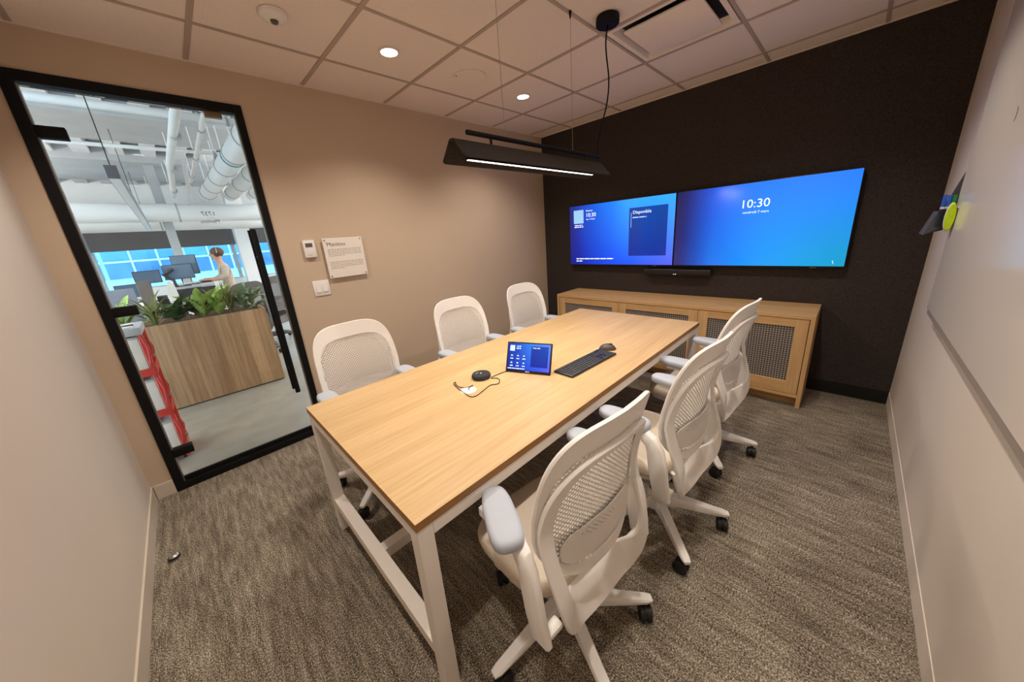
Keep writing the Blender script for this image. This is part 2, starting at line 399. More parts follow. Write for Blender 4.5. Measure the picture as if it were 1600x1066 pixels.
# ------------------------------------------------------------------ glass door
door = struct(empty('door_1', (0, 0, 0)))
fy0, fy1 = W-.012, W+.075
B((DX0, fy0, 0), (DX0+.045, fy1, DZ)).build('jamb', 'black', door, bevel=.002)
B((DX1-.042, fy0, 0), (DX1, fy1, DZ)).build('jamb', 'black', door, bevel=.002)
B((DX0+.045, fy0, DZ-.05), (DX1-.042, fy1, DZ)).build('head', 'black', door, bevel=.002)
B((DX0+.045, fy0+.002, 0), (DX1-.042, fy1, .045)).build('threshold', 'black', door, bevel=.002)
gl = B((DX0+.05, W+.026, .052), (DX1-.047, W+.036, DZ-.057)).build('glass_leaf', 'glass', door)
for a, b in (((DX0+.045, W+.012, .045), (DX0+.050, W+.050, DZ-.05)), ((DX1-.047, W+.012, .045), (DX1-.042, W+.050, DZ-.05))):
    B(a, b).build('seal_strip', 'steel', door)
B((DX0+.05, W+.020, .045), (DX1-.047, W+.042, .075)).build('bottom_rail', 'black', door, bevel=.002)
for z in (2.148, 1.215, .26):
    hg = RB((DX0+.03, W+.004, z-.028), (DX0+.145, W+.058, z+.028), .004).build('hinge_patch', 'black', door)
RB((.833, W+.008, 2.325), (.918, W+.054, 2.357), .002).build('strike_plate', 'bronze', door)
for yy in (W-.022, W+.084):
    hd = MB().cyl((.905, yy, .415), (.905, yy, 1.645), .0165, 16).build('pull_bar', 'black', door)
    for z in (.60, 1.46): MB().cyl((.905, yy, z), (.905, W+.031, z), .009, 10).build('standoff', 'black', hd)
ty = W+.0365
text('room_number', '1737', .036, 'ink', (.742, ty, 1.742), (-1, 0, 0), (0, 0, 1), gl)
B((.690, ty-.0004, 1.730), (.728, ty+.0002, 1.7312)).build('rule', 'ink', gl)
text('room_name', 'Manitou', .029, 'ink', (.752, ty, 1.698), (-1, 0, 0), (0, 0, 1), gl)

# ------------------------------------------------------------------ things on the door wall
th = thing('thermostat', 'small white thermostat with a grey display beside the door', 'thermostat', (1.227, W, 1.488))
RB((-.041, -.024, -.064), (.041, 0, .064), .004).build('housing', 'white_plastic', th)
B((-.027, -.0248, .012), (.022, -.0235, .042)).build('display', 'lcd', th)
B((-.024, -.0246, -.047), (.008, -.0238, -.043)).build('maker_mark', 'ink_grey', th)
pl = thing('room_plaque', 'square white plaque headed Manitou on four standoffs on the beige wall', 'sign', (1.475, W, 1.403))
pn = B((-.153, -.026, -.155), (.153, -.020, .155)).build('panel', 'plaque', pl, bevel=.001)
for sx in (-1, 1):
    for sz in (-1, 1): MB().cyl((sx*.137, -.029, sz*.139), (sx*.137, 0, sz*.139), .0065, 12).build('standoff', 'steel', pl)
text('heading', 'Manitou', .043, 'ink', (-.128, -.0262, .093), (1, 0, 0), (0, 0, 1), pn, ext=.0003)
def fake_lines(z, n, w_last):
    mb = MB()
    for k in range(n):
        zz = z-k*.0125; x = -.128; end = .132 if k < n-1 else w_last
        while x < end:
            wl = random.uniform(.006, .024); mb.box((x, -.0263, zz), (min(x+wl, end), -.0260, zz+.006)); x += wl+.005
    mb.build('body_text', 'ink_grey', pn)
fake_lines(.064, 5, .0); fake_lines(-.034, 5, -.02)
sw = thing('light_switch', 'white double rocker light switch plate under the plaque', 'switch', (1.250, W, 1.183))
RB((-.060, -.007, -.060), (.060, 0, .060), .003).build('cover_plate', 'white_plastic', sw)
for s in (-1, 1):
    r_ = MB().prism([(s*.0235-.0165, -.007, -.033), (s*.0235-.0165, -.0125, -.030), (s*.0235-.0165, -.0075, .033), (s*.0235-.0165, -.006, .033)], (.033, 0, 0)).build('rocker', 'white_plastic', sw)

dstop = thing('door_stop', 'small grey domed door stop lying on the carpet by the pale wall', 'door stop', (.083, 2.62, 0))
MB().lathe([(.001, 0), (.021, 0), (.022, .006), (.020, .020), (.012, .027), (.001, .028)], n=20).build('dome', 'steel', dstop)
MB().lathe([(.0215, .008), (.0245, .009), (.0245, .016), (.021, .017)], n=20).build('rubber_ring', 'rubber', dstop)

def word_bars(parent, x, y, z, width, h, m, name='small_print'):
    """a line of print too small to read: word-length strokes on a surface that faces local -x, running towards -y"""
    mb = MB(); p = 0
    while p < width:
        w_ = min(random.uniform(1.6, 5.0)*h, width-p); mb.box((x, y-p-w_, z), (x+.0006, y-p, z+h*.75)); p += w_+h*.6
    return mb.build(name, m, parent)
# ------------------------------------------------------------------ displays on the black wall
TX = 4.0229; TZ0, TZ1 = 1.0495, 1.7476
tvA = screen_mat('meeting_screen_glow', 1.23, .68,
   [(0, (34, 30, 84)), (.16, (0, 56, 190)), (.45, (10, 122, 250)), (.62, (56, 165, 255)), (1, (46, 165, 255))],
   [(0, (12, 24, 112)), (.2, (0, 36, 180)), (.5, (0, 76, 240)), (.75, (36, 84, 245)), (1, (86, 92, 250))], 1.1)
tvB = screen_mat('clock_screen_glow', 1.23, .68,
   [(0, (26, 20, 66)), (.12, (6, 24, 116)), (.28, (0, 84, 232)), (.5, (40, 124, 250)), (.72, (40, 124, 250)), (1, (0, 116, 252))],
   [(0, (44, 38, 96)), (.10, (4, 40, 136)), (.26, (0, 104, 230)), (.6, (0, 156, 246)), (1, (0, 152, 180))], 1.1)
card_m = screen_mat('schedule_card_glow', .40, .49, [(0, (12, 74, 176)), (.5, (16, 84, 190)), (1, (14, 78, 176))], [(0, (10, 50, 168)), (.5, (14, 56, 178)), (1, (14, 50, 170))], .8)
wh_t = emis('screen_white_print', (.75, .88, 1), .9); wh_f = emis('screen_faint_print', (.45, .65, .95), .8)
def tv(y0, y1, m, label):
    yc, zc = (y0+y1)/2, (TZ0+TZ1)/2; w_, h_ = (y1-y0)/2, (TZ1-TZ0)/2
    t = thing('wall_display', label, 'screen', (TX, yc, zc), 0, 'wall displays')
    RB((.002, -w_, -h_), (.045, w_, h_), .004).build('casing', 'black_satin', t)
    B((-.001, -w_+.006, -h_+.012), (.003, w_-.006, h_-.006)).build('screen', m, t)
    B((.045, -.2, -.15), (L-TX, .2, .15)).build('wall_bracket', 'black', t)
    RB((-.001, -w_+.16, -h_-.004), (.006, -w_+.20, -h_+.004), .001).build('badge', 'lcd', t)
    return t
ym = 1.634
TVL = tv(ym+.002, 2.8776, tvA, 'left wall display with the Disponible card beside the door wall corner')
TVR = tv(.3876, ym-.002, tvB, 'right wall display showing a large clock on plain blue')
LX, LY = (0, -1, 0), (0, 0, 1)
def on(t, y, z): return (-.0018, y-t.location.y, z-t.location.z)
o = B((-.0025, -.20, -.2475), (-.001, .20, .2475)).build('schedule_card', card_m, TVL); o.location = (0, 1.908-TVL.location.y, 1.404-TVL.location.z)
text('lettering', 'Disponible', .046, wh_t, on(TVL, 2.07, 1.590), LX, LY, TVL, ext=.001)
word_bars(TVL, -.0030, 2.07-TVL.location.y, 1.548-TVL.location.z, .15, .014, wh_f)
B((-.0028, .196, .05), (-.001, .200, .20)).build('card_rule', wh_f, TVL).location = (0, 1.908-TVL.location.y-.02, 1.404-TVL.location.z)
B((-.002, -.068, -.076), (-.001, .068, .076)).build('blank_tile', emis('pale_tile_glow', (.28, .55, .86), .75), TVL).location = (0, 2.745-TVL.location.y, 1.617-TVL.location.z)
text('lettering', 'Manitou', .027, wh_t, on(TVL, 2.645, 1.668), LX, LY, TVL)
text('lettering', '10:30', .062, wh_t, on(TVL, 2.648, 1.608), LX, LY, TVL)
text('lettering', 'ven. 7 mars', .026, wh_t, on(TVL, 2.643, 1.575), LX, LY, TVL)
word_bars(TVL, -.0022, 2.80-TVL.location.y, 1.516-TVL.location.z, .11, .013, wh_t)
word_bars(TVL, -.0022, 2.805-TVL.location.y, 1.496-TVL.location.z, .125, .013, wh_t)
word_bars(TVL, -.0022, 2.785-TVL.location.y, 1.122-TVL.location.z, .50, .015, wh_t)
word_bars(TVL, -.0022, 2.785-TVL.location.y, 1.095-TVL.location.z, .09, .015, wh_t)
text('clock', '10:30', .094, wh_t, on(TVR, 1.108, 1.546), LX, LY, TVR)
text('lettering', 'vendredi 7 mars', .028, wh_t, on(TVR, 1.085, 1.500), LX, LY, TVR)
MB().prism([(-.0022, .4615-TVR.location.y, 1.105-TVR.location.z), (-.0022, .4665-TVR.location.y, 1.105-TVR.location.z), (-.0022, .4585-TVR.location.y, 1.080-TVR.location.z), (-.0022, .4535-TVR.location.y, 1.080-TVR.location.z)], (.0006, 0, 0)).build('corner_icon', wh_f, TVR)
vb = thing('video_bar', 'slim black video bar mounted under the seam of the two displays', 'video bar', (L, 1.605, .991))
RB((-.085, -.325, -.030), (-.015, .325, .030), .010, 3).build('body', 'black_satin', vb)
B((-.015, -.10, -.02), (0, .10, .02)).build('wall_bracket', 'black', vb)
MB().tube([(-.083, 0, .0), (-.091, 0, 0)], [.022, .019], 20).build('lens_ring', 'rubber', vb)
B((-.0875, -.014, -.022), (-.0845, .012, -.014)).build('status_light', emis('status_glow', (1, .95, .85), 1.2), vb)

# ------------------------------------------------------------------ credenza
CX, CY0, CY1, CZ = 3.6245, .477, 2.803, .75
cr = thing('credenza', 'long oak credenza with three perforated metal doors under the displays', 'credenza', (CX, CY0, 0))
cw, cd = CY1-CY0, L-CX-.013
B((0, 0, CZ-.03), (cd, cw, CZ)).build('top', 'oak_y', cr, bevel=.0015)
for y in (0, cw-.028): B((0, y, 0), (cd, y+.028, CZ-.03)).build('side_panel', 'oak_z', cr, bevel=.0015)
B((.001, .028, .085), (cd, cw-.028, .108)).build('bottom_shelf', 'oak_y', cr, bevel=.001)
B((.075, .028, 0), (.093, cw-.028, .085)).build('toe_kick', 'oak_y', cr)
B((cd-.012, .028, .108), (cd, cw-.028, CZ-.03)).build('back_panel', 'dark_in', cr)
B((.03, .028, .108), (.034, cw-.028, CZ-.03)).build('inner_liner', 'dark_in', cr)
def perf_panel(w_, h_, pitch, hole):
    mb = MB(); nx, nz = int(w_/pitch), int(h_/pitch); px, pz = w_/nx, h_/nz
    for i in range(nx):
        for k in range(nz):
            y0, z0, y1, z1 = i*px, k*pz, (i+1)*px, (k+1)*pz; a = (px-px*hole)/2; b = (pz-pz*hole)/2
            mb.add([(0,y0,z0),(0,y1,z0),(0,y1,z1),(0,y0,z1),(0,y0+a,z0+b),(0,y1-a,z0+b),(0,y1-a,z1-b),(0,y0+a,z1-b)],
                   [(0,1,5,4),(1,2,6,5),(2,3,7,6),(3,0,4,7)])
    return mb
bnd = [.508, 1.252, 2.008, 2.772]
pm = None
for i in range(3):
    a, b = bnd[i]+.0015-CY0, bnd[i+1]-.0015-CY0; z0, z1 = .112, .716
    d = empty('door', (0, a, z0), 0, cr); dw, dh = b-a, z1-z0; sw_ = .08; th_ = .02
    B((.004, 0, 0), (.004+th_, sw_-.004, dh)).build('stile', 'oak_z', d, bevel=.001)
    B((.004, dw-sw_+.004, 0), (.004+th_, dw, dh)).build('stile', 'oak_z', d, bevel=.001)
    B((.004, sw_-.004, 0), (.0036+th_, dw-sw_+.004, .10)).build('rail', 'oak_y', d, bevel=.001)
    B((.004, sw_-.004, dh-.062), (.0036+th_, dw-sw_+.004, dh)).build('rail', 'oak_y', d, bevel=.001)
    p_ = perf_panel(dw-2*sw_+.008, dh-.162, .0175, .56).build('perforated_panel', 'perf', d)
    p_.location = (.014, sw_-.004, .10)

# ------------------------------------------------------------------ pendant over the table
PY, PZ = 1.632, 1.884; PX0, PX1 = 1.41, 2.60
pe = thing('pendant_light', 'long dark felt pendant lamp hanging over the table from thin wires', 'lamp', (0, PY, PZ))
sh = MB()
n = 8; t_ = .009
def prof(x, inset):
    k = 1-inset
    return [(x, -.084*k, -.082*k), (x, -.012, 0), (x, .012, 0), (x, .084*k, -.082*k), (x, (.084-.011)*k, -.082*k-.001), (x, .008, -t_), (x, -.008, -t_), (x, -(.084-.011)*k, -.082*k-.001)]
rings = [prof(PX0, .10), prof(PX0+.008, .03), prof(PX0+.022, 0), prof(PX1-.022, 0), prof(PX1-.008, .03), prof(PX1, .10)]
sh.loft(rings, True, True, False).build('felt_shade', 'shade', pe)
B((PX0+.08, -.011, -.074), (PX1-.09, .011, -.012)).build('led_channel', 'black', pe)
B((PX0+.08, -.006, -.0765), (PX1-.09, .006, -.074)).build('led_diffuser', 'led', pe)
MB().cyl((1.50, 0, .036), (2.585, 0, .036), .0105, 14).build('hanging_rod', 'black', pe)
for x in (1.64, 2.42): MB().cyl((x, 0, -.002), (x, 0, .028), .006, 10).build('bracket', 'black', pe)
for x in (1.735, 2.298):
    w_ = MB().cyl((x, 0, .044), (x, 0, H-PZ-.03), .0012, 6).build('wire', 'steel', pe)
    MB().tube([(x, 0, H-PZ-.034), (x, 0, H-PZ-.012), (x, 0, H-PZ)], [.003, .006, .0075], 12).build('ceiling_gripper', 'black', w_)
cn = MB().lathe([(.001, 0), (.062, 0), (.064, -.008), (.064, -.034), (.060, -.038), (.001, -.038)], (2.515, -.10, H-PZ), 32).build('canopy', 'black', pe)
cp = []
for k in range(33):
    t = k/32
    cp.append((2.515+spline([(0, 0), (.15, -.018), (.38, .018), (.6, .050), (.8, .052), (1, .062)], t), -.10+.10*smooth(.35, 1, t), (H-PZ-.036)*(1-t)+.046*t))
MB().tube(cp, .0042, 8).build('power_cord', 'black', pe)
add_light('pendant_lamp', 'AREA', ((PX0+PX1)/2-.005, 0, -.0805), PEND_W, (1, .90, .78), pe, shape='RECTANGLE', size=PX1-PX0-.19, size_y=.018)

# ------------------------------------------------------------------ table
tx0, tx1, ty0, ty1, tz = .7425, 3.1469, 1.1038, 2.1596, .74
tb = thing('conference_table', 'long oak conference table on a white steel frame', 'table', (tx0, ty0, 0))
tl, tw = tx1-tx0, ty1-ty0
top = B((0, 0, tz-.0006), (tl, tw, tz)).build('oak_veneer', 'oak_x', tb)
B((0, 0, tz-.028), (tl, tw, tz-.0006)).build('tabletop', 'oak_edge', tb)
s_ = .05
for x in (.002, tl-s_-.002):
    for y in (.002, tw-s_-.002):
        B((x, y, .004), (x+s_, y+s_, tz-.028)).build('leg', 'frame_white', tb, bevel=.002)
        MB().cyl((x+s_/2, y+s_/2, 0), (x+s_/2, y+s_/2, .006), .016, 12).build('levelling_foot', 'rubber', tb)
    B((x, s_+.002, tz-.073), (x+s_, tw-s_-.002, tz-.028)).build('end_rail', 'frame_white', tb, bevel=.002)
    B((x, s_+.002, .165), (x+s_, tw-s_-.002, .215)).build('end_stretcher', 'frame_white', tb, bevel=.002)
for y in (.002, tw-s_-.002): B((s_+.002, y, tz-.073), (tl-s_-.002, y+s_, tz-.028)).build('side_rail', 'frame_white', tb, bevel=.002)
B((s_+.002, tw/2-.025, .165), (tl-s_-.002, tw/2+.025, .215)).build('centre_beam', 'frame_white', tb, bevel=.002)

# grommet, puck, cable, tablet, keyboard, mouse
gr = thing('cable_grommet', 'round white cable grommet set into the tabletop', 'grommet', (1.352, 1.640, tz))
MB().lathe([(.041, 0), (.041, .002), (.036, .003), (.034, .0008)], n=28).build('rim', 'grom', gr)
MB().lathe([(.001, .0004), (.035, .0004), (.035, .002), (.001, .002)], n=28).build('cap', 'grom', gr)
pk = thing('speaker_puck', 'round charcoal speaker puck on the table next to the cable', 'speaker', (1.495, 1.708, tz))
MB().lathe([(.001, 0), (.046, 0), (.052, .006), (.052, .018), (.048, .024), (.001, .026)], n=32).build('body', 'charcoal', pk)
MB().lathe([(.001, .0262), (.0045, .0262), (.001, .0266)], n=10).build('centre_mark', 'white_plastic', pk)
for k in range(3): RB((-.022+.008*k, .018, .0245), (-.018+.008*k, .022, .0258), .001).build('touch_mark', 'white_plastic', pk)
pts = [(1.352,1.640,.004),(1.366,1.650,.010),(1.40,1.665,.004),(1.372,1.668,.003),(1.345,1.70,.003),(1.352,1.748,.003),(1.366,1.770,.003),(1.366,1.775,.003),(1.350,1.765,.003),(1.330,1.70,.003),(1.316,1.62,.003),(1.312,1.575,.003),(1.335,1.558,.003),(1.40,1.575,.003),(1.455,1.590,.003),(1.48,1.575,.003),(1.50,1.572,.003),(1.530,1.60,.003),(1.535,1.628,.003),(1.520,1.648,.003),(1.535,1.66,.003),(1.60,1.655,.004),(1.66,1.64,.006),(1.70,1.63,.012)]
def catmull(P, k=6):
    P = [Vector(p) for p in P]; out = []
    for i in range(len(P)-1):
        p0, p1, p2, p3 = P[max(i-1,0)], P[i], P[i+1], P[min(i+2, len(P)-1)]
        for j in range(k):
            t = j/k; out.append(.5*((2*p1)+(p2-p0)*t+(2*p0-5*p1+4*p2-p3)*t*t+(3*p1-p0-3*p2+p3)*t**3))
    out.append(P[-1]); return out
cb = MB().tube([(p.x, p.y, tz+max(p.z-.0005, .0022)) for p in catmull(pts)], .0021, 7).build('tablet_cable', 'rubber')
tag(cb, 'thin dark cable looping from the grommet to the tablet', 'cable')
# tablet console, tilted back
TWD, THT = .262, .170
tA = screen_mat('tablet_glow', TWD, THT, [(0, (12, 40, 150)), (.3, (20, 90, 220)), (.55, (60, 150, 250)), (.75, (70, 140, 250)), (1, (110, 150, 250))],
   [(0, (8, 20, 120)), (.3, (10, 50, 200)), (.55, (20, 70, 230)), (.8, (60, 80, 240)), (1, (110, 90, 250))], .95)
tc_ = Vector((1.677, 1.533, 0)); dvec = Vector((1.626-1.728, 1.657-1.408, 0)); ang = math.atan2(dvec.y, dvec.x)-math.pi/2
tbk = thing('tablet_console', 'tilted tablet console with a blue screen standing on the table', 'tablet', (tc_.x, tc_.y, tz), ang)
tilt = empty('display_head', (0, 0, .004), 0, tbk); tilt.rotation_euler = (0, R(24), 0)
RB((0, -TWD/2, 0), (.012, TWD/2, THT), .004, 3).build('casing', 'black_satin', tilt)
scn = B((-.0008, -TWD/2+.008, -THT/2+.013), (.001, TWD/2-.008, THT/2-.008)).build('screen', tA, tilt); scn.location = (0, 0, THT/2)
tcard = screen_mat('tablet_card_glow', .10, .11, [(0, (16, 70, 190)), (1, (18, 84, 200))], [(0, (10, 46, 176)), (1, (12, 50, 180))], .8)
o = B((-.0014, -.049, -.057), (-.0006, .049, .057)).build('schedule_card', tcard, tilt); o.location = (0, -.063, .092)
text('lettering', 'Disponible', .010, wh_t, (-.0012, -.022, .137), LX, LY, tilt, ext=.0003)
B((-.0012, .084, .118), (-.0007, .112, .150)).build('blank_tile', emis('tablet_tile_glow', (.4, .6, .9), .8), tilt)
text('lettering', '10:30', .012, wh_t, (-.0012, .074, .141), LX, LY, tilt, ext=.0003)
word_bars(tilt, -.0014, .074, .131, .026, .006, wh_t)
dk_i = emis('tablet_icon_blue', (.005, .05, .32), .9)
for r_ in range(2):
    for k in range(3):
        y, z = .098-.036*k, .092-.040*r_
        MB().tube([(-.0006, y, z), (-.0014, y, z)], .0115, 18).build('touch_button', dk_i, tilt)
        B((-.0020, y-.004, z-.002), (-.0013, y+.004, z+.003)).build('icon', wh_t, tilt)
        B((-.0013, y-.009, z-.018), (-.0006, y+.009, z-.0145)).build('caption', wh_t, tilt)
word_bars(tilt, -.0014, .118, .019, .10, .005, wh_t)
word_bars(tilt, -.0008, .012, .004, .022, .007, 'white_plastic', 'maker_mark')
MB().prism([(.012, -.09, .02), (.080, -.09, .02-.02), (.090, -.09, -.0), (.010, -.09, 0)], (0, .18, 0)).build('foot', 'black_satin', tbk, bevel=.002)
MB().prism([(.020, -.05, .015), (.075, -.05, .006), (.062, -.05, .09), (.054, -.05, .095)], (0, .10, 0)).build('stand', 'black_satin', tbk, bevel=.002)

def quad_frame(p):  # keyboard corners on the table
    a = Vector(p[0]); return a
kx = Vector((2.217-1.776, 1.408-1.428, 0)).normalized(); kang = math.atan2(kx.y, kx.x)
kb = thing('keyboard', 'slim dark wireless keyboard lying on the table beside the tablet', 'keyboard', (1.988, 1.353, tz), kang)
RB((-.216, -.064, .001), (.216, .064, .012), .004).build('case', 'kb', kb)
keys = MB()
for r_ in range(6):
    y = .050-.0195*r_; x = -.205; hgt = .013 if r_ == 0 else .0165
    blocks = [(0, .285), (.297, .055), (.364, .046)]
    widths = []
    while x < .078:
        wd = random.choice([.0175, .0175, .0175, .0175, .026]) if r_ < 5 else random.choice([.02, .02, .09])
        wd = min(wd, .080-x)
        if wd > .008: keys.box((x, y-hgt+.002, .011), (x+wd-.003, y, .0145))
        x += wd
    for k in range(3):
        if not (r_ == 3 or (r_ == 4 and k != 1)): keys.box((.090+.0172*k, y-hgt+.002, .011), (.090+.0172*k+.0145, y, .0145))
    if r_ > 0:
        for k in range(4): keys.box((.145+.0160*k, y-hgt+.002, .011), (.145+.0160*k+.0135, y, .0145))
ko = keys.build('keys', 'key', kb); ko['kind'] = 'stuff'
ms = thing('computer_mouse', 'rounded brown-grey computer mouse at the far end of the keyboard', 'mouse', (2.258, 1.372, tz), R(-62))
rings = []
for i in range(11):
    t = i/10; x = -.052+.104*t; e = math.sqrt(max(0.0, 1-(2*t-1)**2)); e = max(e, .12)
    ww = (.031+.004*math.sin(t*3.1))*e**.7; hh = (.016+.021*math.sin(math.pi*(t*.75+.12)))*e**.6
    rings.append([(x, ww*math.cos(a)*(1 if math.cos(a) > 0 else 1), .0005+max(0, hh*math.sin(a))) for a in [math.pi*k/10 for k in range(11)]])
MB().loft(rings, True, True).build('shell', 'mouse', ms, sharp=70)
MB().tube([(.022, -.004, .031), (.022, .004, .031)], .008, 14).build('scroll_wheel', 'rubber', ms)
B((.005, -.0008, .030), (.016, .0008, .0385)).build('button_seam', 'rubber', ms)

# ------------------------------------------------------------------ whiteboard wall
wbd = thing('whiteboard', 'large frameless glossy whiteboard on the right wall', 'whiteboard', (0, 0, 0))
B((.25, .014, .935), (3.27, .036, 2.32)).build('board_panel', 'board', wbd, bevel=.0015)
B((.25, .0, .908), (3.25, .034, .9345)).build('lower_strip', 'board_strip', wbd)  # flat grey strip along the board's lower edge
for x in (.6, 1.8, 3.0):
    for z in (1.1, 2.15): B((x-.03, 0, z-.03), (x+.03, .014, z+.03)).build('mounting_block', 'black', wbd)
fo = thing('felt_marker_holder', 'folded grey felt marker holder fixed to the whiteboard edge', 'marker holder', (3.30, 0, 1.328))
# folded felt wing: a pointed lip below, rising to a point high on the wall
f1 = [(0, .016, .350), (0, .058, .175), (0, .085, .10), (0, .117, -.014), (0, .060, .018), (0, .0, .03), (0, .0, .350)]
MB().prism(f1, (.005, 0, 0)).build('side_flap', 'felt_grey', fo, bevel=.001)
MB().prism([(.005, .085, .10), (.005, .117, -.014), (.005, .110, -.014), (.005, .078, .10)], (.16, -.0, 0)).build('front_flap', 'felt_grey', fo, bevel=.001)
MB().prism([(.005, .110, -.012), (.005, .110, -.005), (.005, .0, .036), (.005, 0, .028)], (.16, 0, 0)).build('bottom_fold', 'felt_grey', fo, bevel=.001)
MB().prism([(.165, .0, .10), (.165, .078, .10), (.165, .117, -.014), (.165, .0, .03)], (.005, 0, 0)).build('end_flap', 'felt_grey', fo, bevel=.001)
mk = thing('marker_box', 'small clear box of coloured markers hung on the felt holder', 'box', (3.275, .037, 1.353))
B((-.022, 0, 0), (.018, .048, .085)).build('tray', 'black_satin', mk, bevel=.002)
for k, m_ in enumerate(('green', 'blue', 'blue')):
    o = RB((-.018+.004*k, .003+.0155*k, .02), (-.006+.004*k, .0165+.0155*k, .150+.003*k), .003).build('marker', m_, mk)
    B((-.0186+.004*k, .0029+.0155*k, .088), (-.0054+.004*k, .0166+.0155*k, .098)).build('band', 'white_plastic', o)
er = thing('board_eraser', 'lime green and white round eraser stuck on the whiteboard', 'eraser', (3.225, .0365, 1.402))
def ell(x, s1): return [(x, .017+.016*s1*math.cos(a), .068*s1*math.sin(a)) for a in [2*math.pi*i/28 for i in range(28)]]
MB().loft([ell(.0, .95), ell(-.004, 1), ell(-.022, 1)]).build('felt_pad', 'white_felt', er)
MB().loft([ell(-.022, .97), ell(-.034, .97), ell(-.040, .88)]).build('foam_grip', 'lime', er)
mkp = text('board_mark', ')', .05, 'ink', (2.66, .0362, 1.74), (-1, 0, 0), (0, 0, 1), wbd)

# ------------------------------------------------------------------ task chair
YP = [(.44, -.178), (.52, -.168), (.60, -.160), (.68, -.160), (.76, -.170), (.84, -.186), (.92, -.206), (1.04, -.238)]
def back_y(x, z): return spline(YP, z) + .80*x*x
def half_w(z): return spline([(.44, .145), (.50, .172), (.57, .210), (.64, .234), (.72, .243), (.85, .240), (1.04, .230)], z)
def outline(t, zc, b, dw, n=4.0):
    c, s = math.cos(t), math.sin(t)
    z = zc + b*math.copysign(abs(s)**(2/n), s)
    return (half_w(z)-dw)*math.copysign(abs(c)**(2/n), c), z
NT = 72
def ring_pts(zc, b, dw, off, n=4.0):
    out = []
    for k in range(NT):
        x, z = outline(2*math.pi*k/NT, zc, b, dw, n); out.append((x, back_y(x, z)+off, z))
    return out
def make_chair(P, name='task_chair', light=True):
    root = empty(name)
    # perimeter frame of the back, deep plain band at the top
    fr_ = MB()
    zo, bo = .762, .272; zi, bi = .7385, .2085
    A = [ring_pts(zo, bo, 0, .000), ring_pts(zo, bo-.002, .002, .0065), ring_pts(zi, bi+.004, .028, .0055), ring_pts(zi, bi, .031, 0), ring_pts(zi, bi+.004, .028, -.0055), ring_pts(zo, bo-.002, .002, -.0065), ring_pts(zo, bo, 0, 0)]
    fr_.loft(A, True, False, True).build('back_frame', P['white'], root)
    # perforated flexible shell: a real lattice of diamond openings
    lat = MB(); dx, dz = .0088, .0082; idx = {}
    def inside(x, z, m):
        if abs(x) > .999*(half_w(z)-.031+m): return False
        b = bi+m; n = 4.0; q = abs((z-zi)/b)**n + abs(x/(half_w(z)-.031+m))**n
        return q <= 1
    def vid(i, j):
        if (i, j) not in idx:
            x, z = i*dx, zi+j*dz; idx[(i, j)] = len(lat.v); lat.v.append((x, back_y(x, z), z))
        return idx[(i, j)]
    for i in range(-30, 31):
        for j in range(-36, 37):
            if (i+j) % 2 == 0: continue
            x, z = i*dx, zi+j*dz
            if not inside(x, z, .016): continue
            vv = [(i-1, j), (i, j-1), (i+1, j), (i, j+1)]
            ids = [vid(*q) for q in vv]
            lumbar = .56 < z < .665
            kx_, kz_ = (.66, .64) if not lumbar else (.40, .44)
            if inside(x, z, -.001):
                inn = []
                for (a, b) in vv:
                    xx, zz = x+(a-i)*dx*kx_, z+(b-j)*dz*kz_; inn.append(len(lat.v)); lat.v.append((xx, back_y(xx, zz), zz))
                for q in range(4): lat.f.append((ids[q], ids[(q+1) % 4], inn[(q+1) % 4], inn[q])); lat.sm.append(False)
            else: lat.f.append(tuple(ids)); lat.sm.append(False)
    lo = lat.build('perforated_shell', P['mesh'], root)
    so = lo.modifiers.new('thickness', 'SOLIDIFY'); so.thickness = .003; so.offset = 0
    # lumbar panel behind the shell
    lp = []
    for off in (-.012, -.016):
        lp.append([(x, back_y(x, z)+off-.004*(1-abs(x)/.18), z) for x, z in [(.172*math.copysign(abs(math.cos(a))**.6, math.cos(a)), .615+.058*math.copysign(abs(math.sin(a))**.7, math.sin(a))) for a in [2*math.pi*k/32 for k in range(32)]]])
    MB().loft(lp).build('lumbar_panel', P['mesh'], root)
    # hoop that carries the back: closed ring under the band, deep scoop below the seat
    NH = 96; rings = []
    HX = [(.290, .196), (.36, .212), (.45, .224), (.56, .233), (.70, .239), (.85, .234), (.97, .224)]
    YO = [(.290, -.172), (.33, -.204), (.39, -.230), (.46, -.236), (.54, -.222), (.62, -.197), (.70, -.180), (.78, -.189), (.86, -.207), (.96, -.234)]
    YI = [(.395, -.098), (.42, -.145), (.46, -.200), (.54, -.218)]+YO[5:]
    def hoop_pt(t, zc_, b_, dw, yl):
        c, s = math.cos(t), math.sin(t)
        z = zc_+b_*math.copysign(abs(s)**(2/3.6), s); x = (spline(HX, z)-dw)*math.copysign(abs(c)**(2/3.4), c)
        return Vector((x, spline(yl, z)+.80*x*x, z))
    for k in range(NH):
        t = 2*math.pi*k/NH
        p = hoop_pt(t, .621, .331, 0, YO); q = hoop_pt(t, .6605, .2655, .043, YI)
        t2 = t+.02; e = hoop_pt(t2, .621, .331, 0, YO)-p; inw = (q-p)
        nrm = e.cross(inw)
        nrm = nrm.normalized() if nrm.length > 1e-9 else Vector((0, -1, 0))
        if nrm.y > 0: nrm = -nrm
        h2 = .0085; d_ = inw.normalized()*.004
        rings.append([p+d_+nrm*h2, q-d_+nrm*h2, q+nrm*h2*.4, q-nrm*h2*.4, q-d_-nrm*h2, p+d_-nrm*h2, p-nrm*h2*.4, p+nrm*h2*.4])
    rings.append(rings[0])
    MB().loft(rings, True, False, True).build('back_hoop', P['white'], root, sharp=50)
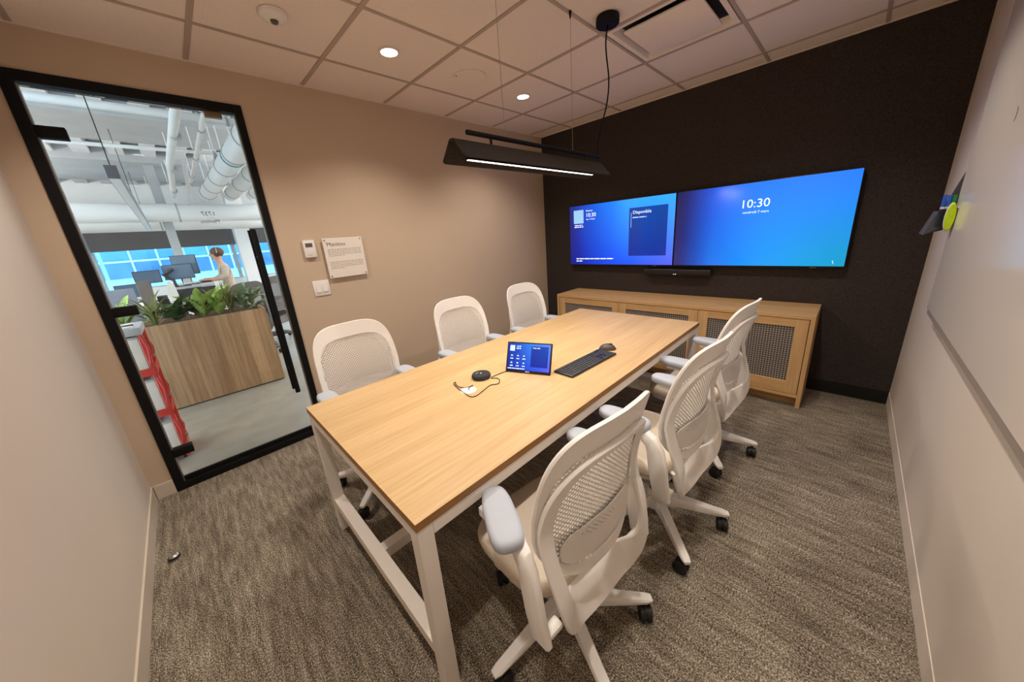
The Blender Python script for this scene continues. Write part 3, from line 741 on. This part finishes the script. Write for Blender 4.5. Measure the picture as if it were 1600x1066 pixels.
    for s in (-1, 1):
        RB((s*.212-.006, back_y(.212, .80)-.012, .785), (s*.212+.006, back_y(.212, .80)-.006, .825), .002).build('pivot_link', P['dark'], root)
    # lower lip that closes the shell
    # seat
    def seat_ring(k, z, yo=0):
        out = []
        for i in range(40):
            a = 2*math.pi*i/40; c, s = math.cos(a), math.sin(a)
            x = .238*k*math.copysign(abs(c)**(2/3.6), c); y = .078+.202*k*math.copysign(abs(s)**(2/3.6), s)
            dz_ = -.020*smooth(.17, .29, y)+.006*(abs(x)/.24)**2
            out.append((x, y+yo, z+dz_))
        return out
    MB().loft([seat_ring(.95, .402), seat_ring(.995, .412), seat_ring(1.0, .438), seat_ring(.975, .455), seat_ring(.90, .462), seat_ring(.5, .458), seat_ring(.05, .456)]).build('seat_cushion', P['seat'], root, sharp=80)
    MB().loft([seat_ring(.62, .350), seat_ring(.90, .372), seat_ring(.965, .402)]).build('seat_pan', P['white'], root, sharp=50)
    mb = MB().rbox((-.080, -.095, .300), (.080, .12, .362), .018, 3)
    mb.build('tilt_mechanism', P['white'], root)
    MB().loft([[(x*.62, y*.55-.02, .325) for x, y, z in seat_ring(.4, 0)], [(x*.8, y*.8-.02, .352) for x, y, z in seat_ring(.5, 0)]]).build('mechanism_cover', P['white'], root)
    MB().lathe([(.001, .355), (.030, .355), (.030, .380), (.024, .386), (.001, .386)], (0, -.055, 0), 20).build('tension_knob', P['dark'], root)
    lv = MB().tube([(.08, .04, .335), (.20, .05, .335), (.235, .05, .332)], [.006, .006, .010], 10).build('height_lever', P['white'], root)
    # arms
    for s in (-1, 1):
        path = [(.11, .645), (.01, .645), (-.055, .641), (-.092, .623), (-.114, .592), (-.126, .54), (-.138, .46), (-.152, .375)]
        rings = []
        for k, (y, z) in enumerate(path):
            a = Vector((0, *path[max(k-1, 0)])); b = Vector((0, *path[min(k+1, len(path)-1)])); t = (b-a).normalized(); nn = Vector((0, -t.z, t.y))
            hw = [.018, .020, .024, .031, .036, .038, .037, .034][k]; x = s*([.240, .240, .246, .254, .260, .264, .264, .260][k])
            th2 = [.022, .022, .020, .017, .014, .013, .013, .012][k]
            p = Vector((x, y, z)); r_ = []
            for (ca, cb) in ((1, .55), (.8, 1), (-.8, 1), (-1, .55), (-1, -.55), (-.8, -1), (.8, -1), (1, -.55)):
                r_.append(p + nn*hw*ca + Vector((th2*cb, 0, 0)))
            rings.append(r_)
        ar = MB().loft(rings).build('arm_support', P['white'], root, sharp=60)
        RB((min(s*.255, s*.19), -.172, .372), (max(s*.255, s*.19), -.135, .394), .008).build('arm_bracket', P['white'], ar)
        pr_ = []
        for k, (kk, zz) in enumerate([(.90, .652), (1.0, .658), (1.0, .674), (.94, .684), (.70, .688), (.1, .688)]):
            pr_.append([(.049*kk*math.copysign(abs(math.cos(a))**.62, math.cos(a))*(1-.10*math.sin(a)), .117*(1-(1-kk)*.45)*math.copysign(abs(math.sin(a))**.62, math.sin(a)), zz) for a in [2*math.pi*i/32 for i in range(32)]])
        pd = MB().loft(pr_).build('arm_pad', P['pad'], ar, sharp=80); pd.location = (s*.240, .045, .004)
    # column, hub, five legs with casters
    MB().lathe([(.001, .12), (.026, .12), (.026, .235), (.019, .236), (.019, .31), (.001, .31)]).build('gas_lift', P['dark'], root)
    hub = MB().lathe([(.001, .075), (.040, .075), (.052, .095), (.050, .135), (.034, .175), (.030, .18), (.001, .18)]).build('hub', P['white'], root)
    for k in range(5):
        a = math.pi/2+2*math.pi*k/5
        rings = []
        for (r_, zt, zb, hw) in ((.03, .158, .085, .026), (.12, .146, .092, .025), (.24, .116, .080, .022), (.315, .100, .074, .0195), (.338, .092, .078, .014)):
            q = []
            for (u, v) in ((-1, 0), (-.75, 1), (.75, 1), (1, 0), (.7, -1), (-.7, -1)):
                zz = (zt+zb)/2+v*(zt-zb)/2+(.006 if v == 0 else 0); q.append((r_*math.cos(a)-u*hw*math.sin(a), r_*math.sin(a)+u*hw*math.cos(a), zz))
            rings.append(q)
        lg = MB().loft(rings).build('leg', P['white'], root, sharp=35)
        c0 = Vector((.312*math.cos(a), .312*math.sin(a), .030)); ra = a+.9+k*.7
        ax = Vector((math.cos(ra), math.sin(ra), 0)); fwd_ = Vector((-ax.y, ax.x, 0))
        cc = c0 + fwd_*.012
        cs = MB().tube([c0+Vector((0,0,.012)), c0+Vector((0,0,.052))], .009, 10)
        for sgn in (-1, 1):
            cs.tube([cc+ax*sgn*.004, cc+ax*sgn*.006, cc+ax*sgn*.020, cc+ax*sgn*.024], [.027, .030, .030, .022], 20)
        cs.tube([cc+ax*-.005+Vector((0,0,.008)), cc+ax*.005+Vector((0,0,.008))], .026, 16)
        cs.build('caster', P['dark'], lg)
    return root
PW = dict(white='chair_white', mesh='chair_mesh', seat='seat', pad='pad', dark='rubber')
ch0 = make_chair(PW)
def place(o, x, y, deg, label, pads=(0, 0)):
    o.location = (x, y, 0); o.rotation_euler = (0, 0, R(deg)); tag(o, label, 'chair', 'white task chairs at the table')
    arms = [c for c in o.children if c.name.startswith('arm_support')]
    for a, p in zip(arms, pads):
        for c in a.children:
            if c.name.startswith('arm_pad'):
                c.rotation_euler = (0, 0, R(p)); c.location.y = 0.0 if deg > 90 else (.022 if p else .045)
    return o
CH = [
 (1.196, .955, -5, 'white mesh-back task chair nearest the camera, seen from behind', (-24, 0), 15),
 (1.915, .905, -5, 'white task chair in the middle of the row with its back to the whiteboard', (0, 0), -4),
 (2.67, .930, -5, 'white task chair in front of the credenza, farthest of the row nearest the whiteboard', (0, 0), -11),
 (1.125, 2.300, 180, 'white mesh-back task chair beside the glass door, across the table', (0, 0), 20),
 (1.95, 2.32, 180, 'white task chair against the beige wall, middle of the far row', (0, 0), 30),
 (2.69, 2.295, 180, 'white task chair across the table nearest the black wall corner', (0, 0), 10),
]
for i, (x, y, a, lb, pads, br) in enumerate(CH):
    q = place(ch0 if i == 0 else copy_tree(ch0), x, y, a, lb, pads)
    for c in q.children:
        if c.name.startswith('leg'): c.rotation_euler = (0, 0, R(br))
# ------------------------------------------------------------------ the open office beyond the glass door
OY0, OY1, OX0, OX1, OZ = W+.12, 12.0, -5.0, 7.0, 3.35
struct(B((OX0, W+.02, -.08), (OX1, OY1+.2, -.002)).build('floor', 'concrete'))
oc = struct(empty('ceiling'))
B((OX0, OY0, OZ), (OX1, OY1+.2, OZ+.12)).build('slab', 'off_ceil', oc)
for (a, b) in ((3.9, 4.9), (6.45, 7.65), (8.95, 10.9)):
    B((OX0, a, 3.08), (OX1, b, OZ)).build('beam', 'off_grey', oc, bevel=.02)
rib = None
for (a, b) in ((4.9, 6.45), (7.65, 8.95), (10.9, 12.0)):
    for k in range(13):
        x = -1.6+k*.36
        B((x, a, 3.17), (x+.17, b, OZ)).build('rib', 'off_ceil', oc)
struct(B((OX0-.15, OY0, 0), (OX0, OY1+.2, OZ)).build('wall_west', 'off_white'))
struct(B((OX1, OY0, 0), (OX1+.15, OY1+.2, OZ)).build('wall_east', 'off_white'))
ww = struct(empty('wall_north'))
B((OX0, OY1, 0), (OX1, OY1+.2, .90)).build('sill_panel', 'off_white', ww)
B((OX0, OY1, 2.32), (OX1, OY1+.2, OZ)).build('bulkhead', 'off_white', ww)
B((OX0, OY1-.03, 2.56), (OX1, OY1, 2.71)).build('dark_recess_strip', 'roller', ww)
wx = [-4.2, -2.45, -.72, .66, 1.72, 3.4, 5.1]
for i in range(len(wx)-1):
    a, b = wx[i], wx[i+1]
    wn = struct(empty('window_%d' % (i+1)))
    B((a+.03, OY1+.09, .9), (b-.03, OY1+.10, 2.32)).build('pane', 'win_glass', wn)
    for (p, q) in (((a, OY1+.04, .9), (a+.035, OY1+.15, 2.32)), ((b-.035, OY1+.04, .9), (b, OY1+.15, 2.32)), ((a, OY1+.03, .88), (b, OY1+.15, .92))):
        B(p, q).build('frame_bar', 'off_grey', wn)
    rb = thing('roller_blind', ['grey roller blind half lowered, leftmost of the office windows', 'grey roller blind half lowered, second office window from the left', 'grey roller blind left of the thin office column', 'grey roller blind behind the seated worker', 'grey roller blind right of the wide office column', 'grey roller blind at the right end of the office windows'][i], 'blind', ((a+b)/2, OY1-.01, 1.78), 0, 'roller blinds on the office windows')
    w2 = (b-a)/2-.015
    B((-w2, -.004, 0), (w2, 0, .55)).build('fabric', 'roller', rb)
    B((-w2, -.010, -.012), (w2, .004, .012)).build('hem_bar', 'roller', rb)
    MB().cyl((-w2, -.025, .555), (w2, -.025, .555), .028, 14).build('roll', 'off_white', rb)
for x0_, x1_, y_, lb in ((.53, .66, 9.2, 'thin pale steel column in the office, left of the person'), (1.72, 2.03, 11.2, 'wide white column in the office by the windows, right of the person')):
    c_ = thing('office_column', lb, 'column', ((x0_+x1_)/2, y_, 0))
    hw = (x1_-x0_)/2
    B((-hw, -hw, 0), (hw, hw, 3.08)).build('shaft', 'off_white' if hw > .1 else 'off_grey', c_, bevel=.004)
    B((-hw-.03, -hw-.03, 0), (hw+.03, hw+.03, .10)).build('base_collar', 'off_grey', c_)

# ducts and pipes
def pipe(name, path, r, label, cat, m='off_white', bands=0, group=None):
    o = thing(name, label, cat, path[0], 0, group); p0 = Vector(path[0]); P = [Vector(p)-p0 for p in path]
    MB().tube(P, r, 18).build('run', m, o)
    d = P[-1]-P[0]
    for k in range(bands):
        c = P[0]+d*((k+.6)/bands); u = d.normalized()
        MB().tube([c-u*.012, c+u*.012], r+.008, 18).build('joint_band', 'off_grey', o)
        hz = 3.08-(p0.z+c.z)
        if hz > .05: MB().cyl(c+Vector((0, 0, r)), c+Vector((0, 0, hz)), .006, 6).build('hanger_rod', 'off_white', o)
    return o
pipe('air_duct', [(-4.5, 8.95, 2.31), (3.6, 8.95, 2.27)], .15, 'upper white horizontal air duct crossing the office in front of the windows', 'duct', bands=4, group='office air ducts')
pipe('air_duct', [(-4.5, 10.3, 2.24), (3.2, 10.3, 2.22)], .16, 'lower white horizontal air duct just above the blinds', 'duct', bands=4, group='office air ducts')
dd = pipe('air_duct', [(1.30, 4.3, 2.60), (1.24, 9.0, 2.60)], .115, 'white round duct with a teal label, nearest of the three slanting ducts', 'duct', bands=6, group='office air ducts')
MB().tube([(-.017, 1.36, 0), (-.0176, 1.41, 0)], .118, 24).build('pipe_label', 'tag_blue', dd)
pipe('air_duct', [(1.62, 4.3, 2.60), (1.58, 9.0, 2.60)], .105, 'white round duct, middle of the three slanting ducts', 'duct', bands=5, group='office air ducts')
pipe('air_duct', [(1.95, 4.3, 2.60), (1.92, 9.0, 2.60)], .095, 'white round duct, rightmost of the three slanting ducts', 'duct', bands=5, group='office air ducts')
pipe('ceiling_pipe', [(-2.5, 5.0, 2.745), (3.2, 5.0, 2.79)], .034, 'thick white pipe running across the top of the doorway view', 'pipe', bands=4, group='office ceiling pipes')
pipe('ceiling_pipe', [(-2.5, 6.4, 2.74), (3.2, 6.4, 2.78)], .021, 'thin white pipe running across the middle of the office ceiling', 'pipe', bands=4, group='office ceiling pipes')
pipe('ceiling_pipe', [(.80, 4.2, 2.66), (.76, 6.6, 2.66), (.76, 6.8, 2.66), (.80, 9.3, 2.60)], .036, 'white bent pipe running towards the windows, left of the pair', 'pipe', bands=3, group='office ceiling pipes')
pipe('ceiling_pipe', [(1.0, 4.4, 2.72), (1.03, 8.4, 2.72)], .022, 'thin white straight pipe running towards the windows beside the bent one', 'pipe', bands=3, group='office ceiling pipes')
pipe('ceiling_pipe', [(.90, 6.6, 2.68), (1.08, 10.6, 2.62)], .026, 'short white pipe slanting down to the horizontal duct', 'pipe', group='office ceiling pipes')

# linear pendants: a real unlit one, two lit ones added out of view
def linear(x, y0, y1, z, label, lit):
    o = thing('linear_pendant', label, 'lamp', (x, y0, z), 0, 'linear office pendants')
    B((-.032, 0, 0), (.032, y1-y0, .085)).build('housing', 'steel_grey', o, bevel=.003)
    B((-.026, .02, -.004), (.026, y1-y0-.02, .001)).build('diffuser', 'off_white' if not lit else 'led', o)
    for yy in (.08, (y1-y0)/2, y1-y0-.08): MB().cyl((0, yy, .085), (0, yy, 3.08-z), .0035, 6).build('suspension_cable', 'ink', o)
    if lit:  # area lights of the added fixtures, lifting the office floor and ceiling
        ln = y1-y0-.1
        add_light('pendant_lamp', 'AREA', (0, (y1-y0)/2, -.01), OFFICE_W, (1, .96, .90), o, shape='RECTANGLE', size=.06, size_y=ln)
        add_light('added_uplight', 'AREA', (0, (y1-y0)/2, .095), OFFICE_W*1.9, (1, .97, .93), o, rot=(math.pi, 0, 0), shape='RECTANGLE', size=.06, size_y=ln)
MT['steel_grey'] = mat('grey_anodised_metal', srgb(120, 126, 132), .3, metal=.4, var=.03)
linear(.325, 4.12, 9.95, 2.065, 'long slim grey linear pendant hanging in the office, seen through the door', False)
linear(-1.9, 4.2, 10.6, 2.45, 'unseen lit linear pendant added to brighten the office, left of the doorway view', True)
linear(3.2, 4.2, 10.6, 2.45, 'unseen lit linear pendant added to brighten the office, right of the doorway view', True)

# planter
px0, px1, py0, py1, pz = -1.14, 1.085, 5.05, 5.50, .885
pb = thing('planter_box', 'long waist-high wooden planter box outside the glass door', 'planter', (px0, py0, 0))
n_ = 19; bw = (px1-px0)/n_
for k in range(n_): B((k*bw+.0006, 0, .012), ((k+1)*bw-.0006, .018, pz)).build('plank', 'plank', pb)
for k in range(4): B((px1-px0-.018, .018+k*.1085, .012), (px1-px0, .018+(k+1)*.1085-.001, pz)).build('plank', 'plank', pb)
B((.0, .018, .012), (.018, py1-py0, pz)).build('end_panel', 'plank', pb)
B((.018, py1-py0-.018, .012), (px1-px0-.018, py1-py0, pz)).build('rear_panel', 'plank', pb)
B((.02, .02, 0), (px1-px0-.02, py1-py0-.02, pz-.035)).build('soil', 'soil', pb)
def leaf_mesh(name, ln, wd, fold, arch, m, n=7):
    mb = MB(); vs_ = []; 
    for i in range(n+1):
        t = i/n; w_ = wd*math.sin(math.pi*min(1, (t*.93+.05)))**.8*(1 if t < 1 else .0); y = ln*t*(1-.12*arch*t); z = arch*ln*(.55*t-.75*t*t)
        vs_ += [(-w_, y, z+fold*w_), (0, y, z), (w_, y, z+fold*w_)]
    fs_ = []
    for i in range(n):
        a = i*3; fs_ += [(a, a+1, a+4, a+3), (a+1, a+2, a+5, a+4)]
    mb.add(vs_, fs_, True); me = mb.mesh(name); me.materials.append(MT[m]); return me
LF = {'dark': leaf_mesh('leaf', .19, .042, .25, .5, 'leaf_dark'), 'lime': leaf_mesh('leaf', .20, .027, .3, .35, 'leaf_lime'),
      'olive': leaf_mesh('leaf', .28, .0075, .3, .8, 'leaf_olive'), 'grey': leaf_mesh('leaf', .17, .020, .3, .6, 'leaf_grey')}
def plant(kind, x, y, n_l, sc, label, tilt=(20, 75)):
    p = thing('leafy_plant', label, 'plant', (x, y, pz-.037), 0, 'plants in the planter box')
    st_ = MB()
    for k in range(n_l):
        a = 2.4*k+random.uniform(-.3, .3); el = R(random.uniform(*tilt)); zz = random.uniform(.02, .12)*sc
        o = bpy.data.objects.new('leaf', LF[kind]); C.objects.link(o); o.parent = p
        o.location = (.02*math.cos(a), .02*math.sin(a), zz); s = sc*random.uniform(.75, 1.2); o.scale = (s, s, s)
        o.rotation_euler = Euler((el, random.uniform(-.3, .3), a-math.pi/2), 'XYZ')
    MB().tube([(0, 0, 0), (.004, .003, .08*sc), (0, .006, .14*sc)], [.009, .007, .004], 8).build('stem', 'leaf_olive', p)
plant('lime', -.02, 5.22, 14, 1.1, 'yellow-green leafy plant at the left end of the planter, beside the door frame', (35, 80))
plant('olive', .20, 5.16, 44, 1.1, 'olive grassy plant spilling over the planter beside the red cart', (15, 75))
plant('dark', .36, 5.19, 18, 1.15, 'dark broad-leaved plant drooping over the planter front', (0, 75))
plant('dark', .52, 5.27, 16, 1.1, 'dark green broad-leaved plant behind the yellow-green ones', (25, 70))
plant('lime', .56, 5.21, 22, 1.2, 'bright variegated plant left of the middle of the planter', (25, 75))
plant('lime', .70, 5.25, 22, 1.25, 'bright variegated plant in the middle of the planter', (35, 80))
plant('olive', .80, 5.23, 36, 1.05, 'upright olive grassy plant right of the variegated ones', (50, 85))
plant('grey', .93, 5.23, 26, 1.3, 'grey-green spiky plant near the right end of the planter', (15, 75))
plant('grey', 1.01, 5.29, 24, 1.25, 'grey-green plant at the right end of the planter', (10, 65))

# red rack
rk = thing('red_rack', 'red metal rack with white bins just outside the door hinge side', 'rack', (-.105, 3.80, 0))
rw, rd = .29, .34
for x in (0, rw-.022):
    for y in (0, rd-.022): B((x, y, .02), (x+.022, y+.022, 1.03)).build('post', 'red', rk, bevel=.002)
for z in (.06, .40, .72):
    B((0, 0, z), (rw, rd, z+.014)).build('shelf', 'red', rk, bevel=.002)
    for (a, b) in (((0, -.004, z-.02), (rw, 0, z+.035)), ((rw, 0, z-.02), (rw+.004, rd, z+.045)), ((-.004, 0, z-.02), (0, rd, z+.065))): B(a, b).build('shelf_lip', 'red', rk)
    bn = RB((.035, .004, z+.016), (rw-.026, rd-.04, z+.265), .008).build('bin', 'paper', rk)
    RB((.03, .001, z+.255), (rw-.024, rd-.035, z+.27), .004).build('bin_rim', 'off_grey', bn)
    MB().tube([(rw+.004, .04, z+.11), (rw+.014, .07, z+.17), (rw+.006, .12, z+.23), (rw+.014, .18, z+.16), (rw+.004, .22, z+.10)], .008, 8).build('side_brace', 'red', rk)
    MB().tube([(rw-.01, 0.0, z+.07), (rw+.005, -.012, z+.18), (rw-.01, 0, z+.28)], .009, 8).build('front_brace', 'red', rk)
    MB().lathe([(.001, 0), (.016, 0), (.016, .016), (.001, .02)], (rw+.012, .06, z+.10), 12).build('clip', 'steel', rk)
RB((-.005, -.005, 1.0), (rw+.005, rd+.005, 1.055), .008).build('top_tray', 'off_grey', rk)
for i in range(3):
    for j in range(3): RB((.03+.085*i, .04+.09*j, 1.054), (.085+.085*i, .09+.09*j, 1.062), .002).build('top_slot', 'ink' if (i+j) % 2 else 'white_plastic', rk)
for x in (.03, rw-.03):
    for y in (.03, rd-.03): MB().tube([(x-.01, y, .016), (x+.01, y, .016)], .016, 14).build('caster', 'rubber', rk)

# desks, monitors, dividers
dsk = thing('standing_desk', 'dark standing desk in the office where the person works', 'desk', (.35, 7.55, 0))
B((0, 0, 1.055), (.62, 1.2, 1.085)).build('desktop', 'off_grey', dsk, bevel=.003)
B((.0, .0, .75), (.62, .025, 1.05)).build('modesty_panel', 'desk', dsk)
for y in (.10, 1.05):
    B((.27, y, .03), (.35, y+.06, 1.055)).build('leg', 'desk', dsk); B((.0, y-.01, 0), (.62, y+.07, .03)).build('foot', 'desk', dsk)
def monitor(x, y, z, w_, h_, rz, label, zb):
    o = thing('computer_monitor', label, 'monitor', (x, y, zb), R(rz), 'office monitors'); z -= zb
    B((-w_/2, 0, z-h_/2), (w_/2, .03, z+h_/2)).build('panel', 'desk', o, bevel=.003)
    B((-w_/2+.008, -.002, z-h_/2+.01), (w_/2-.008, .001, z+h_/2-.008)).build('screen', SCR, o)
    MB().tube([(0, .03, z), (0, .075, z), (0, .08, z-.04), (0, .08, .0)], .018, 10).build('stand_arm', 'desk', o)
    RB((-.09, .02, 0), (.09, .15, .012), .004).build('stand_base', 'desk', o)
SCR = mat('grey_blue_screen', srgb(88, 108, 130), .2, var=.15, scale=3)
monitor(.60, 7.80, 1.40, .30, .30, -12, 'taller blue-grey monitor on the standing desk', 1.085)
monitor(.50, 7.58, 1.31, .34, .22, -6, 'nearer dark monitor on the standing desk', 1.085)
lamp_o = thing('monitor_arm', 'black jointed arm clamped to the standing desk edge', 'arm', (.42, 7.62, 1.085))
MB().tube([(0, -.03, 0), (0, -.03, .10), (-.10, -.05, .20), (.03, -.06, .27)], .02, 8).build('arm', 'desk', lamp_o)
RB((-.03, -.06, 0), (.03, 0, .03), .005).build('clamp', 'desk', lamp_o)
kp = thing('desk_keyboard', 'dark keyboard by the person on the standing desk', 'keyboard', (.80, 8.2, 1.085))
RB((-.07, -.2, 0), (.07, .2, .018), .004).build('case', 'desk', kp); B((-.06, -.19, .017), (.06, .19, .022)).build('key_bed', 'ink', kp)
wp = thing('desk_end_panel', 'white desk end panel below the person', 'panel', (.83, 6.95, 0))
B((0, 0, .0), (.10, .03, 1.14)).build('panel', 'off_white', wp, bevel=.002); B((-.27, .0, 0), (0, .03, 1.08)).build('return', 'desk', wp)
dv = thing('desk_divider', 'blue-grey fabric desk divider at the left of the office', 'divider', (-.55, 6.55, 0), R(4), 'office desk dividers')
B((0, 0, .62), (.60, .03, 1.19)).build('fabric_panel', 'grey_panel', dv, bevel=.004)
for x in (.05, .53): B((x, .005, 0), (x+.03, .025, .62)).build('leg', 'desk', dv)
dv2 = thing('desk_divider', 'taupe fabric divider between the office desks', 'divider', (.10, 6.30, 0), R(6), 'office desk dividers')
B((0, 0, .62), (.115, .03, 1.27)).build('fabric_panel', 'brown_panel', dv2, bevel=.004); B((.03, .005, 0), (.08, .025, .62)).build('leg', 'desk', dv2)
d2 = thing('office_desk', 'white office desk with black legs left of the standing desk', 'desk', (-.55, 6.75, 0))
B((0, 0, .92), (.85, .75, .95)).build('desktop', 'off_white', d2, bevel=.003)
for x in (.05, .74):
    B((x, .33, .03), (x+.06, .41, .92)).build('leg', 'desk', d2); B((x, .03, 0), (x+.06, .72, .03)).build('foot', 'desk', d2)
monitor(.185, 7.05, 1.29, .26, .17, 8, 'small grey monitor left of the standing desk', .95)
monitor(-.02, 7.30, 1.12, .30, .18, 12, 'low dark monitor behind the blue-grey divider', .95)
bag = thing('paper_bag', 'white paper bag standing behind the planter among the desks', 'bag', (.385, 6.2, 0))
B((-.07, -.05, 0), (.07, .05, .86)).build('pedestal', 'desk', bag)
MB().loft([[(-.05, -.03, .86), (.05, -.03, .86), (.05, .03, .86), (-.05, .03, .86)], [(-.035, -.012, 1.17), (.030, -.012, 1.19), (.030, .012, 1.19), (-.035, .012, 1.17)], [(-.028, -.004, 1.24), (.012, -.004, 1.25), (.012, .004, 1.25), (-.028, .004, 1.24)]], True, True, False).build('bag_body', 'paper', bag)
box_ = thing('cardboard_files', 'dark stack of files behind the taupe divider', 'files', (.27, 6.55, 0))
for k in range(4): RB((-.05, -.11+.003*k, .86+.05*k), (.06-.006*k, .1, .905+.05*k), .003).build('file', 'desk' if k % 2 else 'ink', box_)
B((-.06, -.12, 0), (.07, .12, .86)).build('cabinet', 'desk', box_)
GREY = dict(white='desk_chair', mesh='desk_chair', seat='charcoal', pad='desk', dark='rubber')
MT['desk_chair'] = mat('grey_chair_shell', srgb(104, 100, 98), .7, var=.06)
for x, y, a, lb in ((1.06, 6.55, 20, 'grey office chair just behind the right part of the planter'), (1.47, 7.25, 35, 'grey office chair behind the planter beside the pull bar')):
    q = make_chair(GREY, 'office_chair') if x < 1.1 else copy_tree(gch)
    q.location = (x, y, 0); q.rotation_euler = (0, 0, R(a)); q.scale = (1, 1, 1.08); tag(q, lb, 'chair', 'grey office chairs')
    if x < 1.1: gch = q

# person standing at the desk, in profile, looking left
def skin_body(name, verts, edges, m, parent, sub=2):
    me = bpy.data.meshes.new(name); me.from_pydata([v[:3] for v in verts], edges, []); me.materials.append(MT[m])
    o = bpy.data.objects.new(name, me); C.objects.link(o); o.parent = parent
    sk = o.modifiers.new('skin', 'SKIN'); 
    if not me.skin_vertices: me.skin_vertices.new(name='')
    for i, v in enumerate(verts):
        me.skin_vertices[0].data[i].radius = (v[3], v[4] if len(v) > 4 else v[3])
    me.skin_vertices[0].data[0].use_root = True
    ss = o.modifiers.new('subdivision', 'SUBSURF'); ss.levels = sub; ss.render_levels = sub
    for p in me.polygons: p.use_smooth = True
    return o
pn_ = thing('person', 'person in a beige top and headphones working at the standing desk', 'person', (1.10, 8.35, 0), R(90))
# local: +y is the facing direction
bv = [(0,0,.90,.125,.10),(0,-.01,1.02,.12,.09),(0,-.005,1.16,.135,.10),(0,0,1.28,.14,.09),(0,.02,1.36,.06,.055),(0,.035,1.42,.046,.046),(0,.045,1.47,.066,.078),(0,.05,1.54,.070,.086),(0,.045,1.60,.052,.062),
      (.15,-.005,1.29,.05,.05),(.20,.02,1.16,.042,.042),(.19,.16,1.10,.034,.034),(.17,.26,1.115,.026,.026),(.16,.315,1.115,.022,.030),
      (-.15,-.005,1.29,.05,.05),(-.20,.02,1.16,.042,.042),(-.19,.16,1.10,.034,.034),(-.17,.26,1.115,.026,.026),(-.16,.315,1.115,.022,.030),
      (.08,0,.82,.085,.085),(.09,.01,.48,.06,.06),(.09,0,.10,.042,.042),(.09,.09,.045,.04,.035),
      (-.08,0,.82,.085,.085),(-.09,.01,.48,.06,.06),(-.09,0,.10,.042,.042),(-.09,.09,.045,.04,.035)]
be = [(0,1),(1,2),(2,3),(3,4),(4,5),(5,6),(6,7),(7,8),(3,9),(9,10),(10,11),(11,12),(12,13),(3,14),(14,15),(15,16),(16,17),(17,18),(0,19),(19,20),(20,21),(21,22),(0,23),(23,24),(24,25),(25,26)]
skin_body('body', bv, be, 'skin', pn_)
sv = [(0,0,.84,.150,.124),(0,-.01,1.02,.133,.102),(0,-.005,1.16,.148,.112),(0,0,1.28,.150,.100),(0,.018,1.385,.064,.064),
      (.15,-.005,1.29,.062,.062),(.20,.02,1.16,.054,.054),(.195,.13,1.105,.044,.044),(-.15,-.005,1.29,.062,.062),(-.20,.02,1.16,.054,.054),(-.195,.13,1.105,.044,.044)]
skin_body('shirt', sv, [(0,1),(1,2),(2,3),(3,4),(3,5),(5,6),(6,7),(3,8),(8,9),(9,10)], 'shirt', pn_)
tv_ = [(0,0,.90,.14,.115),(.08,0,.80,.095,.095),(.09,.01,.48,.07,.07),(.09,0,.12,.055,.055),(-.08,0,.80,.095,.095),(-.09,.01,.48,.07,.07),(-.09,0,.12,.055,.055)]
skin_body('trousers', tv_, [(0,1),(1,2),(2,3),(0,4),(4,5),(5,6)], 'trousers', pn_)
def blob(cx, cy, cz, rx, ry, rz, n=14, cut=None):
    mb = MB(); rings = []
    for i in range(1, n):
        t = math.pi*i/n; z = math.cos(t); r_ = math.sin(t)
        rings.append([(cx+rx*r_*math.cos(2*math.pi*k/20), cy+ry*r_*math.sin(2*math.pi*k/20), cz+rz*z) for k in range(20)])
    return mb.loft(rings)
blob(0, .025, 1.565, .088, .098, .085).build('hair', 'hair', pn_)
MB().tube([(-.092, .04, 1.53), (-.085, .035, 1.60), (-.045, .03, 1.655), (0, .03, 1.668), (.045, .03, 1.655), (.085, .035, 1.60), (.092, .04, 1.53)], .006, 8).build('headband', 'steel', pn_)
for s in (-1, 1):
    MB().tube([(s*.080, .045, 1.52), (s*.108, .045, 1.52)], [.036, .030], 14).build('ear_cup', 'ink', pn_)
    blob(s*.028, .128, 1.535, .008, .006, .006, 8).build('eye', 'ink', pn_)
    for k in range(5):
        x = s*(.135+.012*k); ln = [.045, .07, .075, .07, .055][k]
        MB().tube([(x, .31, 1.112), (x-s*(0 if k else .01), .31+ln*.6, 1.118), (x-s*(0 if k else .02), .31+ln, 1.104)], [.0085, .0078, .006], 8).build('finger', 'skin', pn_)
MB().tube([(0, .122, 1.53), (0, .146, 1.508), (0, .126, 1.50)], [.008, .013, .008], 8).build('nose', 'skin', pn_)
MB().tube([(-.018, .124, 1.475), (0, .130, 1.474), (.018, .124, 1.475)], .005, 6).build('mouth', mat('lips', srgb(170, 100, 90), .5), pn_)

# building across the street
fb = thing('building_facade', 'pale building with blue gridded windows seen through the office windows', 'building', (-9, 21, -4))
B((0, 0, 0), (22, .5, 12)).build('wall', 'facade', fb)
for i in range(9):
    for k in range(2):
        x, z, hh = .4+2.4*i, (4.92, 5.62)[k], (.62, 1.15)[k]
        wn_ = B((x, -.05, z), (x+2.28, .02, z+hh)).build('window', ('facade_win_low', 'facade_win')[k], fb)
        for xx in (.72, 1.5): B((x+xx, -.09, z), (x+xx+.06, -.04, z+hh)).build('mullion', 'mullion', wn_)
        if k == 0: B((x-.02, -.09, z+hh), (x+2.30, -.04, z+hh+.07)).build('transom', 'mullion', wn_)
